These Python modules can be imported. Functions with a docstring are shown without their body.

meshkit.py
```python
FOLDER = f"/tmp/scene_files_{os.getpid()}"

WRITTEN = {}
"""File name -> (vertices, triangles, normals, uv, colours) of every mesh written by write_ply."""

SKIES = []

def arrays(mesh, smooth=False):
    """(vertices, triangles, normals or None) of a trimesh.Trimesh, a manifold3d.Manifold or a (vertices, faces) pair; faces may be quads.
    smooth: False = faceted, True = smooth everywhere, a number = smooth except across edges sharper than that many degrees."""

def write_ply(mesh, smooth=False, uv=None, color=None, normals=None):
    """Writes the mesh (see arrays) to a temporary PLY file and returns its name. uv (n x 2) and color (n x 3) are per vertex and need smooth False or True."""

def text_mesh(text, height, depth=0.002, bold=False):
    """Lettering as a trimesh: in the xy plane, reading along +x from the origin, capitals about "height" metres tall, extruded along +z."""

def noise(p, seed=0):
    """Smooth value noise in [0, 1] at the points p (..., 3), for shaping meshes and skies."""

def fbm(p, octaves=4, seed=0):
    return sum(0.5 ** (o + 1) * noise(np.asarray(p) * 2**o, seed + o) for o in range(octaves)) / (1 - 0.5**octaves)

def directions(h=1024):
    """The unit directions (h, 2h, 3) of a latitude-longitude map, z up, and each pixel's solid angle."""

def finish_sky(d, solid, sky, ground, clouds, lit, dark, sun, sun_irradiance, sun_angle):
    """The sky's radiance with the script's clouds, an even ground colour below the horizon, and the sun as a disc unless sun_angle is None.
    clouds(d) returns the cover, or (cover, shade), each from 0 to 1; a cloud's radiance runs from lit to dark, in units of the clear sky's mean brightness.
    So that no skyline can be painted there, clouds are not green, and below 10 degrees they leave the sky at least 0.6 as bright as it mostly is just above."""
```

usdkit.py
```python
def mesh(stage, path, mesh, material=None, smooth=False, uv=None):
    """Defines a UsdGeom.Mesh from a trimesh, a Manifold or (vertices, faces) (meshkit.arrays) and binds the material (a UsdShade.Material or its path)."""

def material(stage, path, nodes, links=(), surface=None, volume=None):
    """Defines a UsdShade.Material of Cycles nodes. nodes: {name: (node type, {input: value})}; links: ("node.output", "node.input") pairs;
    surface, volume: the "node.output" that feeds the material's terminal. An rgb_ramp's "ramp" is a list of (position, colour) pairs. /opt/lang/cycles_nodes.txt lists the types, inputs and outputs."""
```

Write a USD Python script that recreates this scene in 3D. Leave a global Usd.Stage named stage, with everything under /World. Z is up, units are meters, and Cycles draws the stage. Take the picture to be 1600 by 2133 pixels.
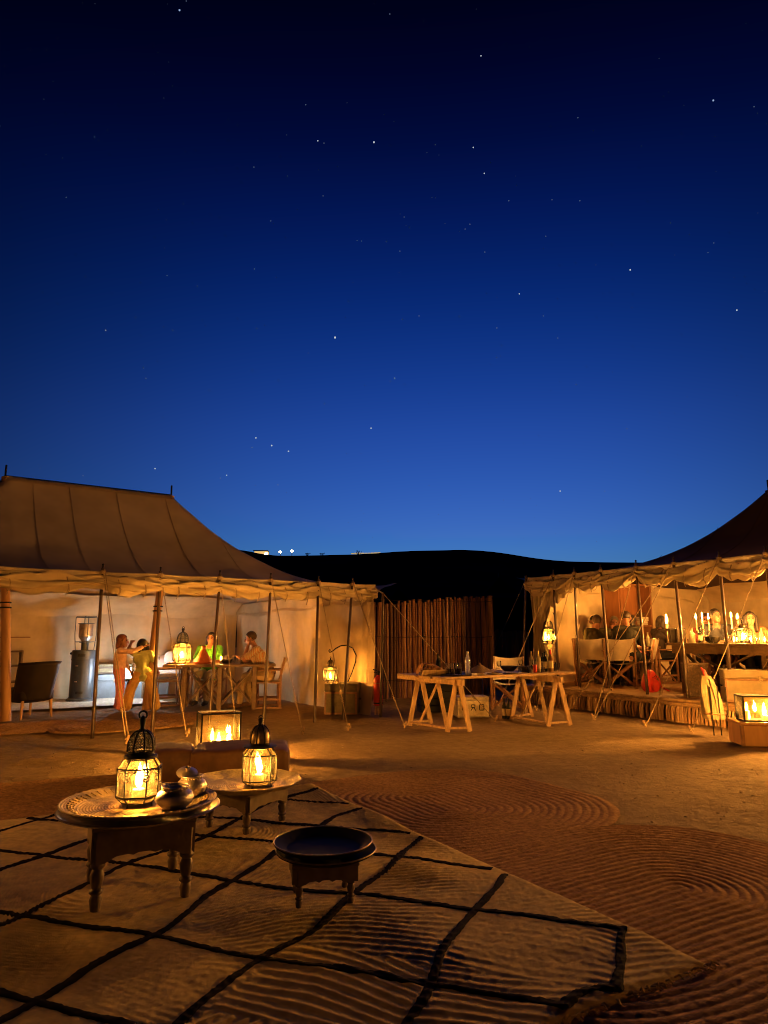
import math, random, numpy as np, trimesh, usdkit, meshkit
import manifold3d as m3
from shapely.geometry import Polygon, Point, LineString, box as sbox
from pxr import Usd, UsdGeom, UsdLux, UsdShade, Gf, Sdf

# ------------------------------------------------------------------ camera, sky, exposure
stage = Usd.Stage.CreateInMemory()
UsdGeom.SetStageUpAxis(stage, 'Z')
UsdGeom.Xform.Define(stage, '/World')
F, TH, H = 1422.0, math.atan((1322 - 1066.5) / 1422.0), 1.3
CT, ST = math.cos(TH), math.sin(TH)
cam = UsdGeom.Camera.Define(stage, '/World/camera')
cam.CreateHorizontalApertureAttr(36.0)
cam.CreateFocalLengthAttr(36.0 * F / 1600)
cam.CreateClippingRangeAttr((0.05, 20000.0))
cam.CreateExposureAttr(0.0)
cam.AddTranslateOp().Set((0, 0, H))
cam.AddRotateXOp().Set(90 + math.degrees(TH))

SKY_RAMP = [(0.0, (9.5, 10.8, 7.0)), (0.119, (9.5, 10.8, 7.2)), (0.154, (8.4, 9.9, 7.1)), (0.222, (5.8, 8.9, 6.8)), (0.29, (4.0, 7.7, 6.5)), (0.355, (2.3, 6.3, 5.9)), (0.417, (1.3, 5.0, 5.2)), (0.475, (.7, 3.7, 4.4)), (0.553, (.35, 2.1, 3.1)), (0.622, (.2, 1.0, 1.75)), (0.682, (.13, .42, .9)), (0.726, (.08, .2, .48)), (1.0, (.02, .06, .12))]
AZ_RAMP = [(0.0, (.07, .07, .07)), (0.6, (.10, .10, .10)), (0.8, (.22, .22, .22)), (0.9, (.42, .44, .44)), (0.95, (.68, .7, .7)), (0.985, (.92, .93, .93)), (1.0, (1, 1, 1))]
sky_m = usdkit.material(stage, '/World/Looks/dusk_sky', {
    's': ('sky_texture', {'sky_type': 'single_scattering', 'sun_disc': False, 'sun_elevation': math.radians(-2.0), 'sun_rotation': math.radians(12), 'altitude': 1000.0, 'air_density': 1.0, 'aerosol_density': .3, 'ozone_density': 6.0}),
    'tc': ('texture_coordinate', {}), 'x': ('separate_xyz', {}),
    'r': ('rgb_ramp', {'ramp': SKY_RAMP}), 'mu': ('mix_color', {'blend_type': 'multiply', 'fac': 1.0, 'use_clamp': False}),
    'fl': ('vector_math', {'math_type': 'multiply', 'vector2': (1, 1, 0)}), 'nz': ('vector_math', {'math_type': 'normalize'}), 'dt': ('vector_math', {'math_type': 'dot_product', 'vector2': (.07, .9975, 0)}),
    'hf': ('math', {'math_type': 'multiply_add', 'value2': .5, 'value3': .5}), 'ar': ('rgb_ramp', {'ramp': AZ_RAMP}), 'm2': ('mix_color', {'blend_type': 'multiply', 'fac': 1.0, 'use_clamp': False}),
    'b': ('background_shader', {'strength': .15})},
    [('tc.generated', 'x.vector'), ('x.z', 'r.fac'), ('s.color', 'mu.a'), ('r.color', 'mu.b'), ('tc.generated', 'fl.vector1'), ('fl.vector', 'nz.vector1'), ('nz.vector', 'dt.vector1'), ('dt.value', 'hf.value1'), ('hf.value', 'ar.fac'),
     ('mu.result', 'm2.a'), ('ar.color', 'm2.b'), ('m2.result', 'b.color')], surface='b.background')
dome = UsdLux.DomeLight.Define(stage, '/World/sky')
UsdShade.MaterialBindingAPI.Apply(dome.GetPrim()).Bind(sky_m)
dome.GetPrim().SetCustomDataByKey('kind', 'structure')

def ray(px, py):
    dx, dy = (px - 800) / F, (1066.5 - py) / F
    return np.array([dx, CT - dy * ST, ST + dy * CT])
def gp(px, py, z=0.0):                       # the point of height z seen at a photograph pixel
    d = ray(px, py); return np.array([0, 0, H]) + d * (z - H) / d[2]
def at(px, py, y):                           # the point at distance y seen at a photograph pixel
    d = ray(px, py); return np.array([0, 0, H]) + d * y / d[1]

# ------------------------------------------------------------------ helpers
LOOKS = {}
def M(name, col, rough=.7, metal=0.0, var=.25, scale=6.0, bump=0.0, bscale=60.0, trans=0.0, coat=0.0, spec=.4, stretch=None, sheen=0.0, col2=None, detail=4):
    if name in LOOKS: return LOOKS[name]
    c = np.array(col, float); lo = np.clip(c * (1 - var), 0, 1); hi = np.clip(c * (1 + var * .8), 0, 1)
    if col2 is not None: lo = np.array(col2)
    n = {'g': ('geometry', {}), 'mp': ('mapping', {'scale': stretch or (1, 1, 1)}), 'n': ('noise_texture', {'scale': scale, 'detail': float(detail), 'roughness': .6}), 'r': ('rgb_ramp', {'ramp': [(.3, tuple(lo)), (.7, tuple(hi))]}),
         'p': ('principled_bsdf', {'roughness': rough, 'metallic': metal, 'specular_ior_level': spec, 'coat_weight': coat, 'sheen_weight': sheen})}
    l = [('g.position', 'mp.vector'), ('mp.vector', 'n.vector'), ('n.fac', 'r.fac'), ('r.color', 'p.base_color')]
    if bump:
        n['bn'] = ('noise_texture', {'scale': bscale, 'detail': 5.0, 'roughness': .65}); n['b'] = ('bump', {'strength': 1.0, 'distance': bump})
        l += [('mp.vector', 'bn.vector'), ('bn.fac', 'b.height'), ('b.normal', 'p.normal')]
    out = 'p.BSDF'
    if trans:
        n['t'] = ('translucent_bsdf', {}); n['x'] = ('mix_closure', {'fac': trans}); l += [('r.color', 't.color'), ('p.BSDF', 'x.closure1'), ('t.BSDF', 'x.closure2')]; out = 'x.closure'
    LOOKS[name] = usdkit.material(stage, '/World/Looks/' + name, n, l, surface=out)
    return LOOKS[name]

def pane_look(name, tint, milk, milk_col):
    n = {'g': ('geometry', {}), 'n': ('noise_texture', {'scale': 22.0, 'detail': 4.0}), 'r': ('rgb_ramp', {'ramp': [(.35, (milk * .35,) * 3), (.75, (milk * 1.7,) * 3)]}),
         'tr': ('transparent_bsdf', {'color': tint}), 'tl': ('translucent_bsdf', {'color': milk_col}), 'gl': ('glossy_bsdf', {'roughness': .03, 'color': (1, 1, 1)}), 'f': ('fresnel', {'IOR': 1.45}),
         'a': ('mix_closure', {}), 'b': ('mix_closure', {})}
    l = [('g.position', 'n.vector'), ('n.fac', 'r.fac'), ('r.color', 'a.fac'), ('tr.BSDF', 'a.closure1'), ('tl.BSDF', 'a.closure2'), ('f.fac', 'b.fac'), ('a.closure', 'b.closure1'), ('gl.BSDF', 'b.closure2')]
    LOOKS[name] = usdkit.material(stage, '/World/Looks/' + name, n, l, surface='b.closure'); return LOOKS[name]
PANE = pane_look('lantern_pane', (1, .95, .78), .028, (1, .9, .6))
PANE_CLEAR = pane_look('clear_box_pane', (1, .96, .82), .009, (1, .85, .5))
PANE_MILK = pane_look('frosted_pane', (.95, .85, .65), .05, (1, .85, .5))
GLASS = pane_look('thin_glass', (.93, .95, .94), .01, (.9, .9, .9))

def emit(name, col, L):
    if name not in LOOKS:
        LOOKS[name] = usdkit.material(stage, '/World/Looks/' + name, {'e': ('emission', {'color': col, 'strength': float(L)})}, surface='e.emission')
    return LOOKS[name]

class T:                                      # a prim and the matrix that takes world points to its own space
    def __init__(s, path, inv): s.path, s.inv = path, inv
COUNT = {}
def fresh(parent, name):
    k = (parent, name); c = COUNT.get(k, 0); COUNT[k] = c + 1
    return parent + '/' + (name if c == 0 else f'{name}_{c:03d}')
def data(prim, label=None, cat=None, group=None, kind=None):
    for k, v in (('label', label), ('category', cat), ('group', group), ('kind', kind)):
        if v: prim.SetCustomDataByKey(k, v)
def thing(name, label, cat, loc=(0, 0, 0), rot=0.0, group=None, kind=None):
    p = fresh('/World', name); x = UsdGeom.Xform.Define(stage, p)
    x.AddTranslateOp().Set(tuple(float(v) for v in loc)); x.AddRotateZOp().Set(float(rot))
    data(x.GetPrim(), label, cat, group, kind)
    m = trimesh.transformations.translation_matrix(np.array(loc, float)) @ trimesh.transformations.rotation_matrix(math.radians(rot), [0, 0, 1])
    t = T(p, np.linalg.inv(m)); t.mat = m
    return t
def part(t, name, mesh, mat, smooth=False, world=False, label=None, kind=None, group=None):
    v, f, nrm = meshkit.arrays(mesh, smooth)
    if world:
        v = v @ t.inv[:3, :3].T + t.inv[:3, 3]
        if nrm is not None: nrm = nrm @ t.inv[:3, :3].T
    p = fresh(t.path, name)
    m = usdkit.mesh(stage, p, (v, f), mat, False)
    if nrm is not None:
        m.CreateNormalsAttr(np.ascontiguousarray(nrm, dtype=np.float32)); m.SetNormalsInterpolation('vertex')
    data(m.GetPrim(), label, None, group, kind)
    c = T(p, t.inv); return c
def single(name, mesh, mat, label=None, cat=None, group=None, kind=None, smooth=False):
    p = fresh('/World', name); m = usdkit.mesh(stage, p, mesh, mat, smooth); data(m.GetPrim(), label, cat, group, kind); return T(p, np.eye(4))
def copy(src, label, loc, rot=0.0, group=None, name=None, scale=None):
    nm = name or src.path.rsplit('/', 1)[1].split('_0')[0]
    p = fresh('/World', nm); x = UsdGeom.Xform.Define(stage, p)
    x.GetPrim().GetReferences().AddInternalReference(src.path)
    x.ClearXformOpOrder()
    x.GetPrim().GetAttribute('xformOp:translate').Set(Gf.Vec3d(*[float(v) for v in loc])); x.GetPrim().GetAttribute('xformOp:rotateZ').Set(float(rot))
    ops = [UsdGeom.XformOp(x.GetPrim().GetAttribute('xformOp:translate')), UsdGeom.XformOp(x.GetPrim().GetAttribute('xformOp:rotateZ'))]
    if scale: ops.append(x.AddScaleOp()); ops[-1].Set(Gf.Vec3f(*scale))
    x.SetXformOpOrder(ops)
    x.GetPrim().SetInstanceable(True)
    data(x.GetPrim(), label, None, group); return T(p, np.eye(4))

cat_ = trimesh.util.concatenate
def tf(mesh, loc=(0, 0, 0), rz=0.0, rx=0.0, ry=0.0):
    R = trimesh.transformations
    m = R.translation_matrix(loc) @ R.rotation_matrix(math.radians(rz), [0, 0, 1]) @ R.rotation_matrix(math.radians(ry), [0, 1, 0]) @ R.rotation_matrix(math.radians(rx), [1, 0, 0])
    q = mesh.copy(); q.apply_transform(m); return q
def bx(sx, sy, sz, loc=(0, 0, 0), c=.006, rz=0, rx=0, ry=0):         # a box with chamfered edges, centred on loc
    c = min(c, sx * .3, sy * .3, sz * .3); h = np.array([sx, sy, sz]) / 2; pts = []
    for s in np.ndindex(2, 2, 2):
        q = np.array(s) * 2 - 1
        for k in range(3):
            e = h - c; e[k] = h[k]; pts.append(q * e)
    return tf(trimesh.convex.convex_hull(np.array(pts)), loc, rz, rx, ry)
def frame_of(d):
    d = d / (np.linalg.norm(d) + 1e-12); a = np.cross(d, [0, 0, 1.0] if abs(d[2]) < .95 else [1.0, 0, 0]); a /= np.linalg.norm(a)
    return d, a, np.cross(d, a)
def tube(pts, rad, n=8, caps=True):
    p = np.array(pts, float); r = np.broadcast_to(rad, (len(p),)); t = np.gradient(p, axis=0); t /= np.linalg.norm(t, axis=1, keepdims=True) + 1e-12
    _, a, b = frame_of(t[0]); V = []
    for i in range(len(p)):
        a = a - t[i] * (a @ t[i]); a /= np.linalg.norm(a); b = np.cross(t[i], a); th = np.arange(n) * 2 * np.pi / n
        V.append(p[i] + r[i] * (np.cos(th)[:, None] * a + np.sin(th)[:, None] * b))
    V = np.vstack(V); Fc = []
    for i in range(len(p) - 1):
        for j in range(n):
            k = (j + 1) % n; Fc += [[i * n + j, i * n + k, (i + 1) * n + k], [i * n + j, (i + 1) * n + k, (i + 1) * n + j]]
    if caps:
        V = np.vstack([V, p[0], p[-1]]); a0, b0 = len(V) - 2, len(V) - 1; e = (len(p) - 1) * n
        for j in range(n): k = (j + 1) % n; Fc += [[a0, k, j], [b0, e + j, e + k]]
    return trimesh.Trimesh(V, np.array(Fc), process=False)
def beam(p0, p1, w, t, c=.004, up=(0, 0, 1)):                        # a rectangular bar from p0 to p1
    p0, p1 = np.array(p0, float), np.array(p1, float); L = np.linalg.norm(p1 - p0); z = (p1 - p0) / L
    x = np.cross(np.array(up, float), z); x = x if np.linalg.norm(x) > 1e-3 else np.cross([1.0, 0, 0], z); x /= np.linalg.norm(x); y = np.cross(z, x)
    q = bx(w, t, L, c=c); m = np.eye(4); m[:3, 0], m[:3, 1], m[:3, 2], m[:3, 3] = x, y, z, (p0 + p1) / 2; q.apply_transform(m); return q
def lathe(prof, n=24, mod=None):
    p = np.array(prof, float); th = np.arange(n) * 2 * np.pi / n; r = p[:, 0][:, None] * (np.ones(n) if mod is None else (1 + mod(th)[None] * (p[:, 0] / p[:, 0].max())[:, None] ** 3))
    V = np.stack([r * np.cos(th), r * np.sin(th), np.repeat(p[:, 1][:, None], n, 1)], -1).reshape(-1, 3); Fc = []
    for i in range(len(p) - 1):
        for j in range(n):
            k = (j + 1) % n; a, b, c, d = i * n + j, i * n + k, (i + 1) * n + k, (i + 1) * n + j
            if p[i, 0] > 1e-6: Fc.append([a, b, c])
            if p[i + 1, 0] > 1e-6: Fc.append([a, c, d])
            elif p[i, 0] > 1e-6 and False: pass
    return trimesh.Trimesh(V, np.array(Fc), process=False)
def grid(P):                                                          # (h, w, 3) points to a mesh
    h, w = P.shape[:2]; i, j = np.meshgrid(np.arange(h - 1), np.arange(w - 1), indexing='ij'); a = (i * w + j).ravel()
    f = np.vstack([np.stack([a, a + w + 1, a + w], 1), np.stack([a, a + 1, a + w + 1], 1)]); return trimesh.Trimesh(P.reshape(-1, 3), f, process=False)
def sph(r, loc=(0, 0, 0), s=(1, 1, 1), sub=2):
    q = trimesh.creation.icosphere(sub, r); q.apply_scale(s); q.apply_translation(loc); return q
def catenary(a, b, sag, n=12):
    a, b = np.array(a, float), np.array(b, float); t = np.linspace(0, 1, n)[:, None]; p = a + (b - a) * t; p[:, 2:] -= sag * 4 * t * (1 - t); return p
rng = random.Random(7); nr = np.random.RandomState(5)

# ------------------------------------------------------------------ looks
sand = usdkit.material(stage, '/World/Looks/sand', {
    'g': ('geometry', {}), 'n1': ('noise_texture', {'scale': .7, 'detail': 5.0}), 'n2': ('noise_texture', {'scale': 9.0, 'detail': 6.0, 'roughness': .7}), 'n3': ('noise_texture', {'scale': 70.0, 'detail': 5.0, 'roughness': .75}),
    'r1': ('rgb_ramp', {'ramp': [(.3, (.28, .19, .10)), (.7, (.40, .28, .155))]}), 'r2': ('rgb_ramp', {'ramp': [(.3, (.62, .6, .58)), (.65, (1, 1, 1))]}), 'mu': ('mix_color', {'blend_type': 'multiply', 'fac': .8}),
    'ad': ('math', {'math_type': 'multiply_add', 'value2': 3.0}), 'b': ('bump', {'strength': 1.0, 'distance': .022}), 'p': ('principled_bsdf', {'roughness': .95, 'specular_ior_level': .1})},
    [('g.position', 'n1.vector'), ('g.position', 'n2.vector'), ('g.position', 'n3.vector'), ('n1.fac', 'r1.fac'), ('n2.fac', 'r2.fac'), ('r1.color', 'mu.a'), ('r2.color', 'mu.b'), ('mu.result', 'p.base_color'),
     ('n2.fac', 'ad.value1'), ('n3.fac', 'ad.value3'), ('ad.value', 'b.height'), ('b.normal', 'p.normal')], surface='p.BSDF')
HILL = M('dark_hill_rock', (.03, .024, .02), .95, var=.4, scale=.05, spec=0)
CANVAS = M('cream_canvas', (.56, .44, .27), .9, var=.22, scale=1.6, bump=.002, bscale=350, trans=.04, spec=.1)
ROOF = M('brown_roof_canvas', (.42, .325, .265), .9, var=.22, scale=.9, bump=.002, bscale=300, trans=.05, spec=.1)
ROOF2 = M('dark_roof_canvas', (.07, .042, .035), .9, var=.12, scale=1.5, bump=.002, bscale=300, trans=.03, spec=.1)
HEM = M('tan_hem_canvas', (.50, .41, .29), .9, var=.2, scale=5, bump=.002, bscale=200, trans=.1, spec=.1)
ROPE = M('sisal_rope', (.34, .24, .14), .9, var=.3, scale=60, bump=.003, bscale=180)
POLE = M('dark_varnished_pole', (.055, .027, .013), .35, var=.3, scale=12, stretch=(1, 1, .1), coat=.15)
BAMBOO = M('thick_honey_pole', (.42, .22, .08), .5, var=.25, scale=9, stretch=(1, 1, .15))
PINE = M('raw_pine', (.46, .29, .14), .7, var=.35, scale=26, stretch=(1, 1, .25), bump=.002, bscale=60)
PLANK = M('weathered_plank', (.40, .25, .12), .75, var=.35, scale=18, stretch=(.4, 1, 1), bump=.003, bscale=50)
DWOOD = M('dark_table_wood', (.13, .075, .035), .5, var=.3, scale=20, stretch=(1, .3, 1))
CHAIRWOOD = M('chair_hardwood', (.24, .11, .045), .5, var=.25, scale=20)
STICK = [M(f'stick_bark_{k}', c, .9, var=.35, scale=16, stretch=(1, 1, .2), bump=.006, bscale=45) for k, c in (('brown', (.17, .075, .034)), ('red', (.20, .082, .036)), ('pale', (.27, .135, .066)), ('dark', (.10, .048, .025)))]
DSTICK = [M(f'peeled_stick_{k}', c, .85, var=.3, scale=16, stretch=(1, 1, .2), bump=.004, bscale=45) for k, c in (('tan', (.46, .29, .15)), ('brown', (.36, .21, .10)), ('pale', (.55, .37, .21)))]
IRON = M('black_iron', (.02, .017, .014), .45, .6, var=.4, scale=40, bump=.001, bscale=120)
BRASS = M('tarnished_metal', (.30, .22, .13), .32, .9, var=.45, scale=25, bump=.0006, bscale=150)
SILVER = M('worn_silver', (.55, .48, .44), .46, 1.0, var=.25, scale=14, bump=.0008, bscale=40)
WAX = M('candle_wax', (.85, .75, .55), .5, trans=.4, var=.08)
LEATHER = M('tan_pouffe_leather', (.17, .082, .034), .55, var=.35, scale=7, bump=.003, bscale=70)
BLACKLEATHER = M('dark_brown_leather', (.014, .008, .006), .6, var=.3, scale=8, bump=.0015, bscale=160, spec=.15)
COTTON = M('pale_canvas_seat', (.62, .52, .38), .9, var=.12, scale=10, bump=.001, bscale=300, trans=.1)
WHITECLOTH = M('white_cushion_cotton', (.78, .77, .74), .9, var=.06, scale=8, bump=.001, bscale=250)
SKIN = M('skin', (.33, .145, .085), .5, var=.1, scale=20)
CERAMIC = M('pale_ceramic', (.62, .55, .45), .3, var=.08)
TERRACOTTA = M('red_terracotta', (.40, .10, .03), .6, var=.2, scale=14)
RED = M('red_enamel', (.55, .035, .015), .35, var=.12, scale=10)
BOTTLEGLASS = M('dark_bottle_glass', (.012, .016, .01), .08, var=.1, spec=.6)
PALEBOTTLE = M('pale_wine_bottle', (.55, .48, .27), .12, var=.15, scale=20, spec=.6, trans=.4)
ROSEBOTTLE = M('rose_wine_bottle', (.30, .15, .06), .12, var=.2, scale=20, spec=.6, trans=.35)
FLAMECOL = (1.0, .43, .08)

# ------------------------------------------------------------------ ground, hills
def ground_z(x, y):
    q = np.stack([x, y, np.zeros_like(x)], -1)
    near = np.clip(1 - (np.hypot(x, y - 6) - 9) / 6, 0, 1)
    return (meshkit.fbm(q * .55, 3, 3) - .5) * .03 * near + (meshkit.fbm(q * 4.0, 3, 9) - .5) * .032 * near - .012
xs = np.concatenate([-np.geomspace(700, 9, 30), np.linspace(-8.6, 8.6, 300), np.geomspace(9, 700, 30)])
ys = np.concatenate([-np.geomspace(60, 3, 10), np.linspace(-2.5, 15.5, 330), np.geomspace(16, 900, 40)])
X, Y = np.meshgrid(xs, ys)
G = np.stack([X, Y, ground_z(X, Y)], -1)
single('ground', grid(G), sand, 'trampled tan sand between the tents', None, kind='structure', smooth=True)
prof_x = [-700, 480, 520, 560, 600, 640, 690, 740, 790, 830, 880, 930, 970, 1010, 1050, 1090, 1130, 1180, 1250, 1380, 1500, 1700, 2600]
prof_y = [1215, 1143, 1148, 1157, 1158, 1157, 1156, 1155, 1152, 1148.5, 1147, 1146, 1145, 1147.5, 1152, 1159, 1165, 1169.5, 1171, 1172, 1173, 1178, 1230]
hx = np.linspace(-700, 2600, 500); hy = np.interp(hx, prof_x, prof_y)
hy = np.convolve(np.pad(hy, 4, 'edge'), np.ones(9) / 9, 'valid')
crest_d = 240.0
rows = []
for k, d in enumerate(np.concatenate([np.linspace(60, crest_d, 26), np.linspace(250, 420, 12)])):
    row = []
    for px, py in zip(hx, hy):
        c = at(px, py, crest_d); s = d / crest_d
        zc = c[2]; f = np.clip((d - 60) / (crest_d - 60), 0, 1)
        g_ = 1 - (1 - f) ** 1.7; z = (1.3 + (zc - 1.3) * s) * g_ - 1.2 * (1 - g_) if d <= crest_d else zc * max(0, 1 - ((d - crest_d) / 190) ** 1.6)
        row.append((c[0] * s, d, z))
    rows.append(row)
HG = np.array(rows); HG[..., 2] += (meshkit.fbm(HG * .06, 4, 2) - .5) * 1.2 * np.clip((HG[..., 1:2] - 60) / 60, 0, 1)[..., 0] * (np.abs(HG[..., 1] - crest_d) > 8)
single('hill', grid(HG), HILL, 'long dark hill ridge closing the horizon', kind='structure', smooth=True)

pb = random.Random(77); peb = []
ico0 = trimesh.creation.icosphere(0, 1.0)
for k in range(2600):
    y_ = 3.0 + 10.5 * pb.random() ** 1.15; x_ = pb.uniform(-.62, .62) * y_
    r_ = .003 + .008 * pb.random() ** 4; q_ = ico0.copy(); q_.vertices = q_.vertices * np.array([pb.uniform(.8, 1.5), pb.uniform(.8, 1.4), .7]) * r_ * (1 + .25 * np.random.RandomState(k).rand(12, 1)); q_.apply_translation([x_, y_, float(ground_z(np.array(x_), np.array(y_))) + r_ * .25]); peb.append(q_)
single('pebbles', cat_(peb), M('pebble_stone', (.34, .24, .14), .9, var=.4, scale=30), 'small pebbles and clods strewn over the sand', 'pebbles', kind='stuff')

# lights far away on the ridge
WARMWHITE = emit('far_lamp_glow', (1, .80, .42), 30.0)
for px, py, top, lab in ((584, 1158, 1150, 'left of the two bright lamp posts on the far ridge'), (608, 1158, 1148, 'right and slightly taller of the two lamp posts on the far ridge')):
    b = at(px, py, 238); t = thing('lamp_post', lab, 'lamp post', b, group='lamp posts on the ridge')
    hgt = at(px, top, 238)[2] - b[2]
    part(t, 'post', tube([(0, 0, -1.0), (0, 0, hgt)], .12, 6), IRON)
    part(t, 'lamp_head', sph(.5, (0, -.3, hgt), (1, .6, .8), 1), WARMWHITE)
b = at(545, 1156, 238); t = thing('ridge_house', 'small floodlit house on the ridge left of the lamp posts', 'house', b)
part(t, 'wall', bx(4.6, 3, 1.5, (0, 0, .4), .02), emit('floodlit_wall_glow', (1, .6, .2), .9))  # wall emits its own glow in place of floodlight falling on it
part(t, 'roof', bx(5, 3.4, .3, (-.2, 0, 1.35), .02), HILL); part(t, 'floodlight', sph(.5, (1.9, -1.9, .2), sub=1), WARMWHITE)
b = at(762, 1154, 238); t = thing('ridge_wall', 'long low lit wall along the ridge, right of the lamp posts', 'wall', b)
for k in range(9): part(t, 'glowing_panel', bx(1.05, .3, .35 + .12 * math.sin(k), (-4.6 + k * 1.15, 0, .15 + .03 * k), .02), emit('lit_wall_glow', (1, .72, .30), .5))  # panels glow by themselves, standing in for lamplight on the wall
for px, hh, lab in ((747, 10, 'thin dead shrub leaning on the ridge above the lit wall'), (640, 5, 'tiny dark bush on the ridge right of the lamp posts'), (671, 5, 'tiny dark bush on the ridge left of the lit wall')):
    b = at(px, 1158, 236); t = thing('ridge_bush', lab, 'bush', b)
    mm = [tube([(0, 0, -.5), (rng.uniform(-.9, .9), 0, hh * .17 * rng.uniform(.6, 1.1)), (rng.uniform(-.9, 1.3), 0, hh * .17 * rng.uniform(.9, 1.3))], .07, 4) for _ in range(7)]
    part(t, 'twigs', cat_(mm), HILL, kind='stuff')

# stars
STARS = [(374,21,2.4,'b'),(388,2,1,''),(812,29,1.2,''),(1002,116,1.6,''),(1486,209,2.2,'b'),(1571,222,1.2,''),(1578,236,.9,''),(197,285,1.2,''),(637,218,1.1,''),(662,293,1.6,''),(675,298,1,''),(779,296,2.4,''),(907,301,1.2,''),(986,307,1.6,''),(1009,361,1.5,''),(1204,245,1.1,''),
 (529,348,1,''),(599,367,.9,''),(138,411,1,''),(382,424,1.1,''),(564,460,1.1,''),(673,408,.9,''),(1060,418,1.2,''),(1150,416,1,''),(1208,418,1.2,''),(979,467,1.1,''),(969,477,1,''),(842,452,.9,''),(853,474,1,''),(805,503,1.2,''),(833,523,1.1,''),(744,501,.9,''),(753,502,.9,''),(1137,492,1,''),(1397,464,1,''),(1487,506,1,''),(1475,526,1,''),
 (530,560,1.2,''),(348,574,1,''),(1010,525,1.1,''),(1313,562,2.2,''),(1082,612,1.5,''),(1535,646,2,''),(411,596,.8,''),(726,628,1.2,''),(220,688,1.3,''),(282,661,1,''),(360,688,1,''),(535,684,1,''),(698,703,2.8,''),(957,659,1,''),(1035,683,1.2,''),(1132,658,1,''),(1162,704,1.1,''),(873,658,1,''),(838,665,.9,''),
 (299,766,1.2,''),(304,788,1.1,''),(822,788,1.4,''),(813,794,.9,''),(526,772,.9,''),(580,793,.9,''),(1200,801,1,''),(436,813,.9,''),(676,841,.9,''),(533,912,1.9,''),(566,928,2,''),(601,940,1.8,''),(525,932,1.1,''),(773,892,1.8,''),(323,976,1.7,''),(472,990,1.5,''),(459,996,1.1,''),(173,991,1,''),(1306,893,1.1,''),(1167,1023,1.7,''),(579,1010,1,''),(1045,720,.9,''),(1035,745,.9,''),(1349,982,.8,''),(1260,1023,.8,'')]
sm = {'': [], 'b': [], 'f': [], 'v': []}
for _ in range(260): STARS.append((rng.uniform(-150, 1750), 1130 * rng.random() ** .9, rng.uniform(.25, .6), 'v'))
for px, py, s, k in STARS:
    p = at(px, py, 1500 * ray(px, py)[1]); kk = k if k else ('f' if s < 1.25 else '')
    sm[kk].append(sph(.82 * (s + .25), p, sub=0))
st = thing('star', 'the small scattered stars of the night sky', 'stars', (0, 0, 0), kind='stuff')
part(st, 'white_star', cat_(sm['']), emit('star_white', (.85, .9, 1), .6), kind='stuff'); part(st, 'blue_star', cat_(sm['b']), emit('star_blue', (.45, .62, 1), .6), kind='stuff'); part(st, 'faint_star', cat_(sm['f']), emit('star_faint', (.55, .68, 1), .22), kind='stuff'); part(st, 'faintest_star', cat_(sm['v']), emit('star_faintest', (.6, .7, 1), .12), kind='stuff')

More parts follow.
